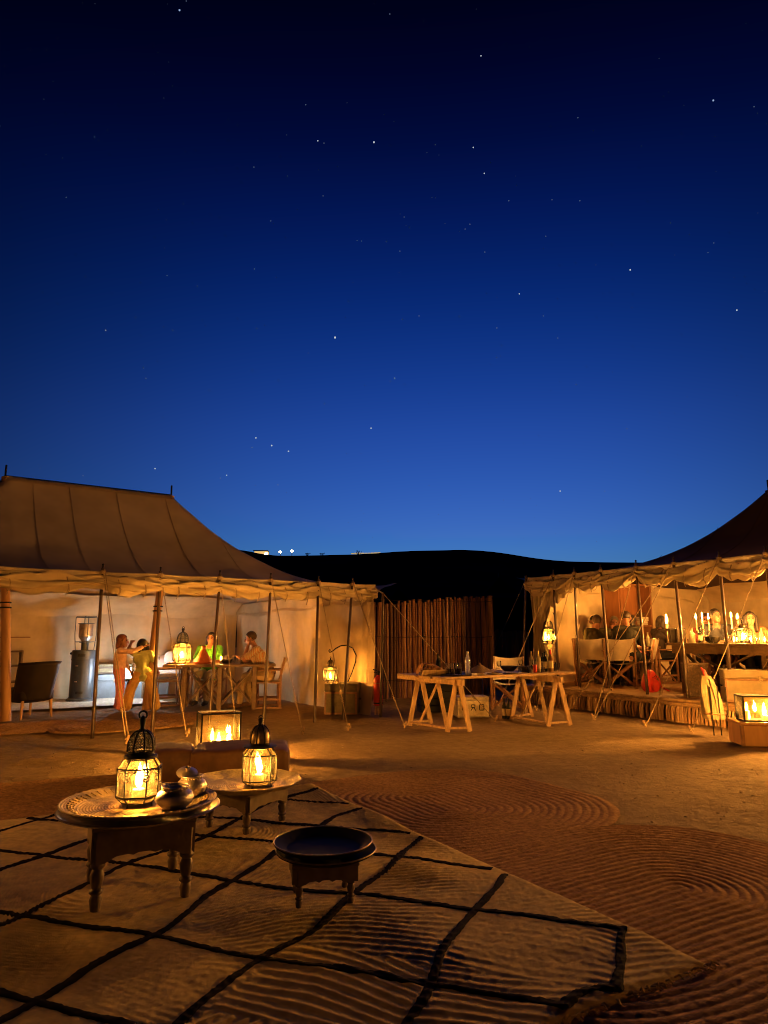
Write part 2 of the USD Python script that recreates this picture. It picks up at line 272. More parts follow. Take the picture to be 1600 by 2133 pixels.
# ------------------------------------------------------------------ tents
def tent(name, label, C, u, n, L, D, hr, eave, ridge, base, roofmat, pole_t, sag_depth, seed, eave_back=-.12, swag=.0, king_mat=None, king_foot=(None, None), prof=lambda s: s ** 2):
    """C front corner next to the courtyard, u along the front away from C, n inwards."""
    C, u, n = np.array(C, float), np.array(u, float), np.array(n, float)
    rot = math.degrees(math.atan2(u[1], u[0]))
    t = thing(name, label, 'tent', (C[0], C[1], base), rot)
    flip = np.cross([*u, 0], [*n, 0])[2] < 0
    P = lambda a, b, z: np.array([C[0] + u[0] * a + n[0] * b, C[1] + u[1] * a + n[1] * b, z])
    def roof_z(a, b):
        s = np.minimum(np.minimum(b, D - b) / (D / 2), np.minimum(a, L - a) / hr); s = np.clip(s, 0, 1)
        e = eave + eave_back * (b / D)
        dip = -.012 * np.abs(np.sin(np.pi * a / .95)) * (1 - s) ** 6
        return e + (ridge - e) * prof(s) + dip
    A, B = np.meshgrid(np.unique(np.concatenate([np.linspace(0, hr, 30), np.linspace(hr, L - hr, 26), np.linspace(L - hr, L, 24)])), np.unique(np.concatenate([np.linspace(0, D, 61)])))
    Z = roof_z(A, B); Q = np.stack([C[0] + u[0] * A + n[0] * B, C[1] + u[1] * A + n[1] * B, Z], -1)
    Q[..., 2] += (meshkit.fbm(Q * 1.3, 3, seed) - .5) * .05
    part(t, 'roof', grid(Q), roofmat, 40, world=True)
    # ridge cap, hems, seams, ridge spikes
    ra, rb = P(hr, D / 2, ridge + .012), P(L - hr, D / 2, ridge + .012)
    rc = [ra + (rb - ra) * s for s in np.linspace(0, 1, 9)]
    m = np.stack([[p + np.array([*(n * w), -abs(w) * .75]) for p in rc] for w in np.linspace(-.13, .13, 5)])
    part(t, 'ridge_cap', grid(m), HEM if roofmat is ROOF else roofmat, True, world=True)
    for p in (ra, rb): part(t, 'ridge_spike', tube([p - [0, 0, .1], p + [0, 0, .17]], .016, 6), IRON, world=True)
    for a in list(pole_t) + [L * .62, L * .74, L * .86]:
        bs = np.linspace(0.01, D / 2 * (min(a, L - a) / hr if min(a, L - a) < hr else 1.0), 24); sp = [P(a, b, float(roof_z(np.array(a), np.array(b)) + .008)) for b in bs]
        sp = np.array(sp); sp[:, 2] += (meshkit.fbm(sp * 1.3, 3, seed) - .5) * .05
        if len(sp) > 2 and a > .2: part(t, 'roof_seam', tube(sp, .004, 5), roofmat, True, world=True)
    # eave hem on front and on the end beside the courtyard
    def hem(p, q, k, h=.072, m_=24):
        ss = np.linspace(0, 1, m_); pts = np.array([p + (q - p) * s for s in ss]); out = np.cross((q - p) / np.linalg.norm(q - p), [0, 0, 1.0])
        pts[:, 2] -= .012 * np.abs(np.sin(np.pi * ss * np.linalg.norm(q - p) / .95)); pts += out * k * .012
        rows_ = [pts - np.array([0, 0, h * w]) + out * (meshkit.noise(pts * 6 + w * 3)[:, None] - .5) * .03 * w for w in np.linspace(-.12, 1, 4)]
        part(t, 'eave_hem', grid(np.stack(rows_)), HEM, True, world=True)
        part(t, 'eave_cord', tube(pts + [0, 0, .012], .012, 6), HEM, True, world=True)
    k = 1 if flip else -1
    hem(P(0, 0, eave), P(L, 0, eave), -k, m_=80); hem(P(0, 0, eave), P(0, D, eave + eave_back), k, m_=40)
    # rolled-up front wall: bundles of canvas hanging between the poles
    nodes = sorted(set([0.0] + list(pole_t) + [L]))
    for i in range(len(nodes) - 1):
        a0, a1 = nodes[i], nodes[i + 1]
        if a1 - a0 < .15: continue
        na, nth = 64, 34; aa = np.linspace(a0 - .02, a1 + .02, na); th = np.linspace(0, 2 * np.pi, nth, endpoint=False)
        s = np.linspace(0, 1, na); belly = np.sin(np.pi * s) ** .8; jit = nr.uniform(.85, 1.15)
        drop = .10 + sag_depth * belly * jit + swag * (s - .5) * nr.uniform(-1, 1)
        rv = .047 + (.022 + sag_depth * .35) * belly * jit + .03 * meshkit.noise(np.stack([aa * 3, aa * 0 + seed, aa * 0], -1)); rh = .045 + .035 * belly
        V = np.zeros((nth + 1, na, 3))
        for j, tt in enumerate(np.append(th, 0)):
            w = meshkit.fbm(np.stack([aa * 2.2 + 1.3 * math.sin(tt), np.full(na, math.cos(tt) * 2.3 + i * 7), np.full(na, math.sin(tt) * 3.4 + seed)], -1), 3, seed) - .5
            fold = .34 * np.sin(5 * tt + 7 * (s - .5) * (1 if i % 2 else -1) + i) + .2 * np.sin(8 * tt + 13 * s)
            f_ = 1 + 1.3 * w + fold
            b = -.03 - rh * f_ * math.cos(tt); z = eave - .03 - drop - rv * f_ * math.sin(tt)
            V[j] = np.stack([C[0] + u[0] * aa + n[0] * b, C[1] + u[1] * aa + n[1] * b, z], -1)
        part(t, 'rolled_wall', grid(V), CANVAS, 50, world=True)
        for q in (.28, .72):
            a = a0 + (a1 - a0) * q; dz = .12 + sag_depth * math.sin(math.pi * q) ** .8 * jit
            c = P(a, -.03, eave - .03 - dz); rr = .10 + .3 * sag_depth
            loop = [c + np.array([*(-n * .075 * math.cos(x)), rr * math.sin(x)]) + np.array([*(u * .02 * math.sin(2 * x)), 0]) for x in np.linspace(0, 2 * np.pi, 15)]
            tails = tube([c - np.array([*(n * .08), 0]), c - np.array([*(n * .09), .07]), c + np.array([*(u * .03 - n * .085), -.14 - .05 * rng.random()])], .006, 5)
            part(t, 'tie_cord', cat_([tube(loop, .007, 5), tails]), ROPE, world=True)
    # walls: back and both ends
    def wall(p, q, top0, top1, k, fold=.06, nm='wall'):
        p, q = np.array(p, float), np.array(q, float); Lw = np.linalg.norm(q - p); nx = int(Lw / .045); nz = 26
        s = np.linspace(0, 1, nx); out = np.cross((q - p) / Lw, [0, 0, 1.0]); rows_ = []
        for zz in np.linspace(0, 1, nz):
            b_ = p + (q - p) * s[:, None]; top = top0 + (top1 - top0) * s; z = base - .015 + (top - base + .015) * zz
            w = (meshkit.fbm(np.stack([s * Lw * 2.2, np.full(nx, zz * .9), np.full(nx, k)], -1), 4, seed + int(k)) - .5) * fold * 2.4 * (1 - .4 * zz)
            gather = np.sin(s * Lw * 26 + 3 * zz) * .012 * np.exp(-((s * Lw) / .5) ** 2) + np.sin((1 - s) * Lw * 26 + 2 * zz) * .012 * np.exp(-(((1 - s) * Lw) / .6) ** 2)
            bl = .05 * math.sin(math.pi * zz)
            r_ = b_ + out * (w + gather + bl)[:, None]; r_[:, 2] = z; rows_.append(r_)
        part(t, nm, grid(np.stack(rows_)), CANVAS, True, world=True)
    wall(P(0, D, 0)[:3] * [1, 1, 0], P(L, D, 0) * [1, 1, 0], eave + eave_back, eave + eave_back, 1)
    wall(P(.03, .03, 0) * [1, 1, 0], P(.03, D + .10, 0) * [1, 1, 0], eave - .02, eave + eave_back - .02, 2)
    wall(P(L, .03, 0) * [1, 1, 0], P(L, D, 0) * [1, 1, 0], eave, eave + eave_back, 3)
    # inner valance where roof and wall meet
    def valance(p, q, k, h=.24):
        ss = np.linspace(0, 1, 120); pts = np.array([p + (q - p) * s for s in ss]); out = np.cross((q - p) / np.linalg.norm(q - p), [0, 0, 1.0]) * k
        hh = h + .03 * np.sin(ss * 17 + k) + .07 * meshkit.noise(pts * 1.1 + seed)
        rows_ = [pts + out * (.03 + .75 * (1 - w) ** 1.6) + np.stack([0 * hh, 0 * hh, -hh * w ** 1.2 + .10 * (1 - w) + .05 * (meshkit.noise(pts * 2.5 + w * 4) - .5) * (1 - w * .5)], -1) for w in np.linspace(0, 1, 9)]
        part(t, 'inner_valance', grid(np.stack(rows_)), CANVAS, True, world=True)
    valance(P(.1, D - .06, eave + eave_back - .01), P(L - .1, D - .06, eave + eave_back - .01), 1 if not flip else -1)
    valance(P(.09, .3, eave - .02), P(.09, D - .1, eave + eave_back - .02), 1 if flip else -1)
    for a, kf in zip((hr, L - hr), king_foot):
        q = P(a, D / 2, base); kf = q if kf is None else np.array([kf[0], kf[1], base]); kz = lambda z: kf + (q - kf) * z / (ridge - base) + [0, 0, z]; part(t, 'king_pole', tube([kz(z) for z in (0, .8, 1.6, ridge - base - .02)], [.075, .072, .066, .06], 12), king_mat or BAMBOO, True, world=True)
        for z in (1.72, 1.8, 2.1): part(t, 'pole_lashing', tube([kz(z) + [.078 * math.cos(x), .078 * math.sin(x), 0] for x in np.linspace(0, 2 * np.pi, 13)], .012, 5), IRON, world=True)
    t.P, t.eave = P, eave
    return t

def guy(t, top, foot, sag=.02, r=.0065, stake=True, double=False):
    top, foot = np.array(top, float), np.array(foot, float)
    g = part(t, 'guy_rope', tube(catenary(top, foot + [0, 0, .03], sag, 10), r, 6), ROPE, True, world=True)
    if double:
        part(t, 'guy_rope', tube(catenary(top + [.03, 0, -.02], foot + [.03, .02, .03], sag * 1.6, 10), r, 6), ROPE, True, world=True)
    if stake:
        d = (top - foot) * [1, 1, 0]; d /= np.linalg.norm(d) + 1e-9
        part(g, 'stake', tube([foot - d * .05 + [0, 0, .09], foot + d * .03 + [0, 0, -.08]], [.014, .009], 6), PINE, world=True)
        lp = [foot - d * .02 + np.array([.026 * math.cos(x), .026 * math.sin(x), .045 + .012 * math.sin(3 * x)]) for x in np.linspace(0, 4 * np.pi, 22)]
        part(g, 'knot', tube(lp, r * 1.15, 5), ROPE, world=True)
    q = foot + (top - foot) * .16
    part(g, 'slider_knot', tube([q + (top - foot) * s + np.array([.014 * math.cos(x), .014 * math.sin(x), 0]) for s, x in zip(np.linspace(0, .03, 14), np.linspace(0, 6 * np.pi, 14))], r * .8, 5), ROPE, world=True)

uL = -np.array([math.cos(math.radians(35)), math.sin(math.radians(35))]); nL = np.array([-math.sin(math.radians(35)), math.cos(math.radians(35))])
CL = np.array([-.16, 11.7])
def along(C, u, px, z):                        # distance along a front line where the photograph's column px meets it
    lo, hi = -1.0, 9.0
    f = lambda a: 800 + F * (C[0] + u[0] * a) / ((C[1] + u[1] * a) * CT + (z - H) * ST) - px
    for _ in range(50):
        mid = (lo + hi) / 2
        if (f(lo) > 0) == (f(mid) > 0): lo = mid
        else: hi = mid
    return lo
EL = 2.12
pt = [along(CL, uL, px, EL) for px in (733, 662, 563, 457, 333, 213, -60, -190)]
left_tent = tent('marquee_tent', 'large open-fronted tent with brown roof, left of the stick fence', CL, uL, nL, 8.05, 5.8, 2.65, EL, 3.88, 0.0, ROOF, pt, .03, 11, king_foot=(gp(304, 1480), gp(12, 1503)))
feet = [(693, 1503), (650, 1508), (541, 1513), (424, 1520), (318, 1526), (195, 1535), None, None]
ropes = [[(842, 1515)], [(725, 1520)], [(630, 1530)], [(492, 1520)], [(388, 1533)], [(262, 1547)], [], []]
for a, ft, rp in zip(pt, feet, ropes):
    top = left_tent.P(a, -.02, EL + .06); d0 = left_tent.P(a, -.05, 0)
    if ft is None: foot = d0 * [1, 1, 0]
    else:
        q = gp(*ft); foot = d0 * [1, 1, 0] * .5 + q * .5; foot[2] = -.02
    part(left_tent, 'pole', tube([foot, top], [.024, .021], 10), POLE, True, world=True)
    part(left_tent, 'pole_tip', cat_([tube([top, top + [0, 0, .035]], .012, 6), sph(.016, top + [0, 0, .045], sub=1)]), IRON, world=True)
    part(left_tent, 'lashing', tube([top + np.array([.036 * math.cos(x), .036 * math.sin(x), -.03 - .0025 * x]) for x in np.linspace(0, 7 * np.pi, 40)], .008, 5), ROPE, world=True)
    for r_ in rp: guy(left_tent, top, gp(*r_), double=(ft == (195, 1535)))
cp = gp(793, 1491); ctop = at(798, 1236, cp[1]); ctop[2] = min(ctop[2], EL)
part(left_tent, 'pole', tube([cp - [0, 0, .03], ctop], [.026, .022], 10), POLE, True, world=True)
part(left_tent, 'corner_cord', tube(catenary(left_tent.P(0, 0, EL - .02), ctop, .01, 4), .012, 6), HEM, world=True)
guy(left_tent, ctop, gp(1030, 1503), .0)

uR = np.array([.508, -.861]); uR /= np.linalg.norm(uR); nR = np.array([-uR[1], uR[0]])
CR = np.array([2.96, 14.18]); DZ = .33; ER = 2.44
ptR = [along(CR, uR, px, ER) for px in (1154, 1198, 1253, 1327, 1405, 1500, 1597, 1740)]
right_tent = tent('dining_tent', 'candle-lit dining tent with dark roof on a raised deck at the right', CR, uR, nR, 8.3, 6.0, 3.48, ER, 4.02, DZ, ROOF2, ptR, .08, 23, eave_back=-.05, swag=.10, king_mat=DWOOD, prof=lambda s: .12 * s + .88 * s ** 2.8)
footR = [None, (1205, 1430), (1280, 1440), (1357, 1450), (1445, 1455), (1525, 1458), None, None]
for a, ft in zip(ptR, footR):
    top = right_tent.P(a, -.02, ER + .07); foot = right_tent.P(a, 0, DZ)
    if ft: q = gp(*ft, DZ); foot = foot * .6 + q * .4
    part(right_tent, 'pole', tube([foot, top], [.026, .023], 10), POLE, True, world=True)
    part(right_tent, 'pole_tip', cat_([tube([top, top + [0, 0, .03]], .012, 6), sph(.018, top + [0, 0, .045], sub=1)]), IRON, world=True)
    part(right_tent, 'lashing', tube([top + np.array([.038 * math.cos(x), .038 * math.sin(x), -.04 - .0025 * x]) for x in np.linspace(0, 7 * np.pi, 40)], .008, 5), ROPE, world=True)
TR = lambda i: right_tent.P(ptR[i], -.02, ER + .05)
cornerR = right_tent.P(0, -.02, ER)
part(right_tent, 'pole', tube([right_tent.P(-.15, -.1, 0), cornerR + [0, 0, .06]], .024, 10), POLE, True, world=True)
for top, ft in ((cornerR, (1000, 1420)), (TR(0), (1040, 1470)), (TR(1), (1118, 1480)), (TR(3), (1238, 1498)), (TR(4), (1185, 1483)), (TR(4), (1240, 1500)), (TR(5), (1347, 1514)), (TR(6), (1443, 1525)), (TR(7), (1530, 1500))):
    guy(right_tent, top, gp(*ft), .015)
# tied-back curtain at the courtyard corner of the dining tent
cw = []
for zz in np.linspace(0, 1, 30):
    row = []
    for s in np.linspace(0, 1, 60):
        wd = .62 * (1 - .45 * math.sin(math.pi * min(1, zz * 1.15)) ** 2)
        p = right_tent.P(.06 + s * wd, .10 + .045 * math.sin(s * 30 + 2 * zz) + .02 * math.sin(s * 71), DZ + .01 + (ER - .12 - DZ) * zz); row.append(p)
    cw.append(row)
part(right_tent, 'curtain', grid(np.array(cw)), CANVAS, True, world=True)
cw = []
for zz in np.linspace(0, 1, 16):
    row = []
    for s in np.linspace(0, 1, 40):
        dep = (.62 - .5 * s ** 1.3) * (1 + .08 * math.sin(s * 40)); p = right_tent.P(.3 + s * 1.05, .05 + .03 * math.sin(s * 26 + zz * 5), ER - .1 - dep * zz); row.append(p)
    cw.append(row)
part(right_tent, 'torn_flap', grid(np.array(cw)), CANVAS, True, world=True)

# far dark tents behind the fence
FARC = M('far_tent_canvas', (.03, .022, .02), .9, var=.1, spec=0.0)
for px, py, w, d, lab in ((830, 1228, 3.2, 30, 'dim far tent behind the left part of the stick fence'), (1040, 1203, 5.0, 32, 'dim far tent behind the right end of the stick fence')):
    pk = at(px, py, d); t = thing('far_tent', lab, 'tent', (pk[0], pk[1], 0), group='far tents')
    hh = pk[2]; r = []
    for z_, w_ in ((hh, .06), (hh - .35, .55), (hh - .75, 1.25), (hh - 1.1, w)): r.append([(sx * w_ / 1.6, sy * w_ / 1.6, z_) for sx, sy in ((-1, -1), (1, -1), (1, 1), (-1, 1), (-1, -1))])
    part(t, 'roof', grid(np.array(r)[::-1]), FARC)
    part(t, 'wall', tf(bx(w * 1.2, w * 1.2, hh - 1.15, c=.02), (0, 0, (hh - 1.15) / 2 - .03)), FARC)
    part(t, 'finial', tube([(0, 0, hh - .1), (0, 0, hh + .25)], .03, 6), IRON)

# ------------------------------------------------------------------ stick fences
def fence(name, label, p0, p1, h0, h1, w, seed, n):
    p0, p1 = np.array(p0, float), np.array(p1, float); r = random.Random(seed)
    d = (p1 - p0)[:2]; L = np.hypot(*d); t = thing(name, label, 'fence', (*p0[:2], 0), math.degrees(math.atan2(d[1], d[0])))
    x = 0.0; k = 0
    while x < L:
        rad = w * r.uniform(.55, 1.15) / 2; x += rad; s = x / L; hh = h0 + (h1 - h0) * s + r.uniform(-.05, .05)
        pts = [(x + r.gauss(0, .008) * z, r.gauss(0, .012) + .015 * (k % 2), -.04 + (hh + .04) * z) for z in (0, .3, .62, 1)]
        part(t, 'stick', tube(pts, [rad * r.uniform(.9, 1.1), rad, rad * r.uniform(.85, 1.05), rad * .85], 7), STICK[r.choice([0, 0, 1, 1, 2, 3, 3])], 60); x += rad * r.uniform(.92, 1.35); k += 1
    for z in (.35, h1 * .58, h1 - .12):
        part(t, 'binding_wire', tube([(xx, -.045 - .008 * math.sin(xx * 40), z + .01 * math.sin(xx * 7)) for xx in np.linspace(0, L, int(L * 14))], .006, 5), IRON)
    for xx in (0.02, L): part(t, 'end_post', tube([(xx, 0, -.05), (xx + .02, 0, h1 * .5), (xx, 0, h0 if xx < 1 else h1 + .02)], w * .75, 8), STICK[2], True)
    part(t, 'top_rail', tube([(xx, .06, h0 + (h1 - h0) * xx / L - .05 + .012 * math.sin(xx * 9)) for xx in np.linspace(0, L, 12)], .025, 6), STICK[3], True)
A0, A1 = gp(772, 1455), gp(1026, 1446)
fence('stick_fence', 'tall fence of upright reddish sticks between the two tents', A0, A1, at(785, 1258, A0[1])[2], at(1018, 1243, A1[1])[2], .075, 3, 60)
B0, B1 = gp(1018, 1432), gp(1100, 1424)
fence('stick_fence', 'lower dim stick fence beyond the right end of the tall one', B0, B1, at(1025, 1312, B0[1])[2], at(1065, 1318, B1[1])[2], .085, 4, 20)

# ------------------------------------------------------------------ deck of the dining tent
K0 = gp(1110, 1465)[:2]; K0 = K0 - uR * .5
dk = thing('wooden_deck', 'raised wooden deck faced with upright peeled sticks under the dining tent', 'deck', (*K0, 0), math.degrees(math.atan2(uR[1], uR[0])))
rd = random.Random(12)
for k in range(22):
    part(dk, 'deck_board', bx(8.6, .288, .04, (4.3 + rd.uniform(-.03, .03), .15 + k * .296, DZ - .022 + rd.uniform(-.003, .003)), .006), PLANK)
x = .02; k = 0
while x < 8.2:
    rad = rd.uniform(.014, .027); x += rad
    part(dk, 'stick', tube([(x + rd.gauss(0, .008), .025 + rd.gauss(0, .006), -.03), (x + rd.gauss(0, .006), .02 + rd.gauss(0, .006), .14), (x + rd.gauss(0, .008) + .02, .03, DZ - .085 + rd.uniform(-.012, .008))], [rad * 1.05, rad, rad * .9], 7), DSTICK[rd.choice([0, 0, 1, 2])], 60); x += rad + rd.choice([.004, .006, .012, .03]); k += 1
for k in range(5): part(dk, 'edge_beam', beam((k * 1.7, -.005, DZ - .07 + rd.uniform(-.006, .006)), (k * 1.7 + 1.69, -.005, DZ - .07 + rd.uniform(-.006, .006)), .07, .06, .012), PLANK)
part(dk, 'underside_panel', bx(8.3, .02, DZ - .08, (4.2, .09, (DZ - .08) / 2), .003), DWOOD)
part(dk, 'side_panel', bx(.03, 6.3, DZ - .06, (-.03, 3.2, (DZ - .06) / 2), .003), DWOOD)

exec_order = True
# ------------------------------------------------------------------ candles and lanterns
def flame_mesh(s=1.0):
    return lathe([(0, 0), (.006 * s, .004 * s), (.0095 * s, .014 * s), (.0085 * s, .026 * s), (.005 * s, .040 * s), (.0018 * s, .052 * s), (0, .058 * s)], 7)
def flame_look(I, s=1.0, nm=''):
    area = .00062 * s * s
    return emit(f'flame_{nm}{str(round(I, 3)).replace(".", "_")}_{int(s * 10)}', FLAMECOL, I / area)
def candle(t, loc, h, r, I, s=1.0, rest=True):
    c = part(t, 'candle', tf(lathe([(0, 0), (r, 0), (r, h - .004), (r * .85, h), (r * .5, h - .005), (0, h - .006)], 14), loc), WAX, 40)
    loc = np.array(loc, float)
    part(c, 'wick', tf(tube([(0, 0, h - .01), (.001, 0, h + .008)], .0015, 4), loc), IRON)
    part(c, 'flame', tf(flame_mesh(s), loc + [0, 0, h + .006]), flame_look(I, s), True)
def pane_quad(pts, th=.0025):
    p = np.array(pts, float); n_ = np.cross(p[1] - p[0], p[2] - p[0]); n_ /= np.linalg.norm(n_); v = np.vstack([p, p - n_ * th])
    return trimesh.Trimesh(v, [[0, 1, 2], [0, 2, 3], [4, 6, 5], [4, 7, 6], [0, 4, 5], [0, 5, 1], [1, 5, 6], [1, 6, 2], [2, 6, 7], [2, 7, 3], [3, 7, 4], [3, 4, 0]], process=False)
def lantern(label, loc, rot, n, R, z0, z1, zs, rs, dr, dh, top, I, group=None, filigree=False, pierced=True, fs=1.0, bar=.005, candles=((0, 0),), metal=None, hook=False, widths=None):
    t = thing('lantern', label, 'lantern', loc, rot, group); metal = metal or IRON
    wv = widths or [1] * n; wv = np.array(wv) / sum(wv) * 2 * np.pi; an = np.concatenate([[0], np.cumsum(wv)[:-1]]) - wv[0] / 2 - np.pi / 2
    V = lambda r, z: np.array([(r * math.cos(a), r * math.sin(a), z) for a in an])
    r0 = R * .72; zb = .018
    lv = [V(r0, zb), V(R, z0), V(R, z1), V(rs, zs)]
    bars = []
    for k in range(n):
        q = (k + 1) % n
        for lo, hi in ((0, 1), (1, 2), (2, 3)): bars.append(tube([lv[lo][k], lv[hi][k]], bar, 5))
        for l_ in lv: bars.append(tube([l_[k], l_[q]], bar * (1.1), 5))
        part(t, 'glass_pane', pane_quad([lv[1][k], lv[1][q], lv[2][q], lv[2][k]]), PANE)
        part(t, 'shoulder_pane', pane_quad([lv[2][k], lv[2][q], lv[3][q], lv[3][k]]), PANE_MILK)
        part(t, 'skirt_pane', pane_quad([lv[0][k], lv[0][q], lv[1][q], lv[1][k]]), PANE_MILK)
        if filigree:
            fb = []
            for lo, hi in ((1, 2), (2, 3), (0, 1)):
                a_, b_, c_, d_ = lv[lo][k], lv[lo][q], lv[hi][q], lv[hi][k]
                m_ = 7; hgt = np.linalg.norm(d_ - a_)
                for s in (np.arange(m_) + .5) / m_:
                    e = d_ + (c_ - d_) * s; dn = (a_ - d_) / hgt
                    rr = np.linalg.norm(c_ - d_) / m_ * .5
                    fb.append(tube([e + dn * rr * (1 + .9 * math.cos(x)) + (c_ - d_) / np.linalg.norm(c_ - d_) * rr * .95 * math.sin(x) for x in np.linspace(0, 2 * np.pi, 9)], .0021, 4, False))
                    if lo == 1 and (s < .2 or s > .8):
                        for g_ in range(1, 4): e2 = e + dn * rr * 2.0 * g_; fb.append(tube([e2 + dn * rr * (1 + .9 * math.cos(x)) + (c_ - d_) / np.linalg.norm(c_ - d_) * rr * .95 * math.sin(x) for x in np.linspace(0, 2 * np.pi, 9)], .0021, 4, False))
                inset = .16
                if lo == 1:
                    pth = [d_ + (c_ - d_) * s_ + (a_ - d_) * h_ for s_, h_ in ((.02, .46), (.17, .40), (.2, .26), (.3, .13), (.5, .115), (.7, .13), (.8, .26), (.83, .40), (.98, .46))]
                    fb.append(tube(pth, .002, 4, False))
            part(t, 'filigree', cat_(fb), metal, kind='stuff')
    part(t, 'frame', cat_(bars), metal, 40)
    part(t, 'base', lathe([(0, zb - .004), (r0, zb - .004), (r0, zb + .002), (0, zb + .002)], n), metal)
    for k in range(0, n, max(1, n // 4)): part(t, 'foot', tube([V(r0, zb)[k], V(r0 * 1.02, 0)[k]], [.004, .006], 5), metal)
    # collar, dome, finial, ring
    bw = 1.0 if pierced else 1.22
    part(t, 'collar', lathe([(rs * .98, zs - .004), (rs * 1.08 * bw, zs + .003), (rs * 1.05 * bw, zs + .010), (dr, zs + .016), (dr * 1.06, zs + .024), (dr, zs + .032)], 24), metal, 40)
    zd = zs + .03; dome = lambda f: (dr * math.sqrt(max(0, 1 - (f * .97) ** 2.6)) * (1 if f < .6 else 1) + .006, zd + dh * f)
    dn = []; ribs = 8
    for k in range(ribs):
        a = 2 * np.pi * (k + .5) / ribs
        dn.append(tube([(dome(f)[0] * math.cos(a), dome(f)[0] * math.sin(a), dome(f)[1]) for f in np.linspace(0, 1, 9)], .0058, 5))
    part(t, 'dome_ribs', cat_(dn), metal, True)
    if pierced:
        lat = []
        for k in range(ribs * 4):
            for sgn in (-1, 1):
                a = 2 * np.pi * k / (ribs * 4); lat.append(tube([(dome(f)[0] * .985 * math.cos(a + sgn * f * 1.4), dome(f)[0] * .985 * math.sin(a + sgn * f * 1.4), dome(f)[1]) for f in np.linspace(0, .92, 8)], .0016, 4, False))
        for f in np.linspace(.0, .9, 6): lat.append(tube([(dome(f)[0] * .985 * math.cos(a), dome(f)[0] * .985 * math.sin(a), dome(f)[1]) for a in np.linspace(0, 2 * np.pi, 25)], .0018, 4, False))
        part(t, 'dome_lattice', cat_(lat), metal)
    else:
        part(t, 'dome_shell', lathe([dome(f) for f in np.linspace(0, 1, 10)], 24, lambda th: .05 * np.abs(np.cos(th * 4))), BRASS, True)
    zt = zd + dh
    part(t, 'finial', lathe([(.0, zt - .012), (dr * .42, zt - .008), (dr * .34, zt + .004), (dr * .2, zt + .012), (dr * .24, zt + (top - zt) * .45), (dr * .3, zt + (top - zt) * .6), (dr * .16, zt + (top - zt) * .72), (0, zt + (top - zt) * .78)], 12), metal, True)
    rr = (top - zt) * .2; zc = top - rr
    part(t, 'ring', tube([(rr * math.cos(x), 0, zc + rr * math.sin(x)) for x in np.linspace(0, 2 * np.pi, 17)], rr * .28, 6, False), metal, True)
    for cx, cy in candles: candle(t, (cx, cy, zb + .003), max(.03, z0 - zb + (z1 - z0) * .18), min(.032, R * .32), I / len(candles), fs)
    return t
def box_lantern(label, loc, rot, w, d, h, I, cands, fs=1.2, split=None):
    t = thing('box_lantern', label, 'lantern', loc, rot, 'glass box lanterns'); b = .009
    fr = []
    cs = [(-w / 2, -d / 2), (w / 2, -d / 2), (w / 2, d / 2), (-w / 2, d / 2)]
    for k in range(4):
        p, q = cs[k], cs[(k + 1) % 4]
        fr.append(bx(2 * b, 2 * b, h, (*p, h / 2), .002))
        for z in (b, h - b): fr.append(beam((*p, z), (*q, z), 2 * b, 2 * b, .002))
        P_, Q_ = np.array([*p, 0.]), np.array([*q, 0.]); part(t, 'glass_pane', pane_quad([P_ + [0, 0, 2 * b], Q_ + [0, 0, 2 * b], Q_ + [0, 0, h - 2 * b], P_ + [0, 0, h - 2 * b]]), PANE_CLEAR)
    part(t, 'frame', cat_(fr), IRON); part(t, 'floor', bx(w, d, .006, (0, 0, .006), .001), BRASS)
    for k, (x_, y_, hh) in enumerate(cands): candle(t, (x_, y_, .010), hh, .032, I * (split[k] if split else 1 / len(cands)), fs if not split or split[k] > .3 else fs * .7)
    return t

# ------------------------------------------------------------------ rugs and mats in front
RK = np.array([1.259, 2.929]); E1 = np.array([-.503, .864]); E2 = np.array([-.864, -.503])
WOOL = M('cream_rug_wool', (.56, .40, .115), .95, var=.3, scale=14, bump=.006, bscale=260, sheen=.2, spec=.05)
BLACKWOOL = M('black_rug_wool', (.014, .010, .008), .95, var=.3, scale=40, bump=.006, bscale=220, spec=.05)
def rug_z(a, b):
    q = np.stack([a, b, a * 0], -1)
    ca, cb_ = np.floor((a + .76 * b - .4) / .8), np.floor((a - 1.15 * b - .33) / .87)
    hsh = np.mod(np.sin(ca * 12.99 + cb_ * 78.23 + 1.7) * 43758.5, 1.0)
    ang = -.527 + 1.5 * (hsh - .45) + .8 * (meshkit.noise(q * 1.1, 4) - .5)
    ph = (a * np.cos(ang) + b * np.sin(ang)) * 138 + 11 * meshkit.fbm(q * 1.4 + hsh[..., None] * 9, 3, 5)
    amp = .0037 * np.clip(meshkit.noise(q * 2.1, 12) * 2.0 - .3, .22, 1.2)
    wr = (np.sin(ph) * .5 + .5) ** 2.0 * amp * 1.7
    big = (meshkit.fbm(q * 1.9, 3, 21) - .5) * .034
    return .040 + wr + big + (meshkit.noise(q * 55, 2) - .5) * .0035
bn = np.linspace(-.05, 3.4, 460); a_ = np.linspace(0, 3.82, 510)
AA, BB = np.meshgrid(a_, bn, indexing='ij')
ed = np.minimum(np.minimum(AA, 3.82 - AA), np.minimum(BB + .05, 3.4 - BB))
wob = .03 * (meshkit.fbm(np.stack([AA * 3, BB * 3, AA * 0], -1), 3, 31) - .5) * np.exp(-ed * 6)
zz = rug_z(AA, BB) * (1 - np.exp(-ed * 45)) + .008 * np.exp(-ed * 45)
def rw(a, b, z): return np.stack([RK[0] + E1[0] * a + E2[0] * b, RK[1] + E1[1] * a + E2[1] * b, z], -1)
rug = thing('wool_rug', 'rippled cream wool rug with black diamond lines under the tray tables', 'rug', (RK[0], RK[1], 0))
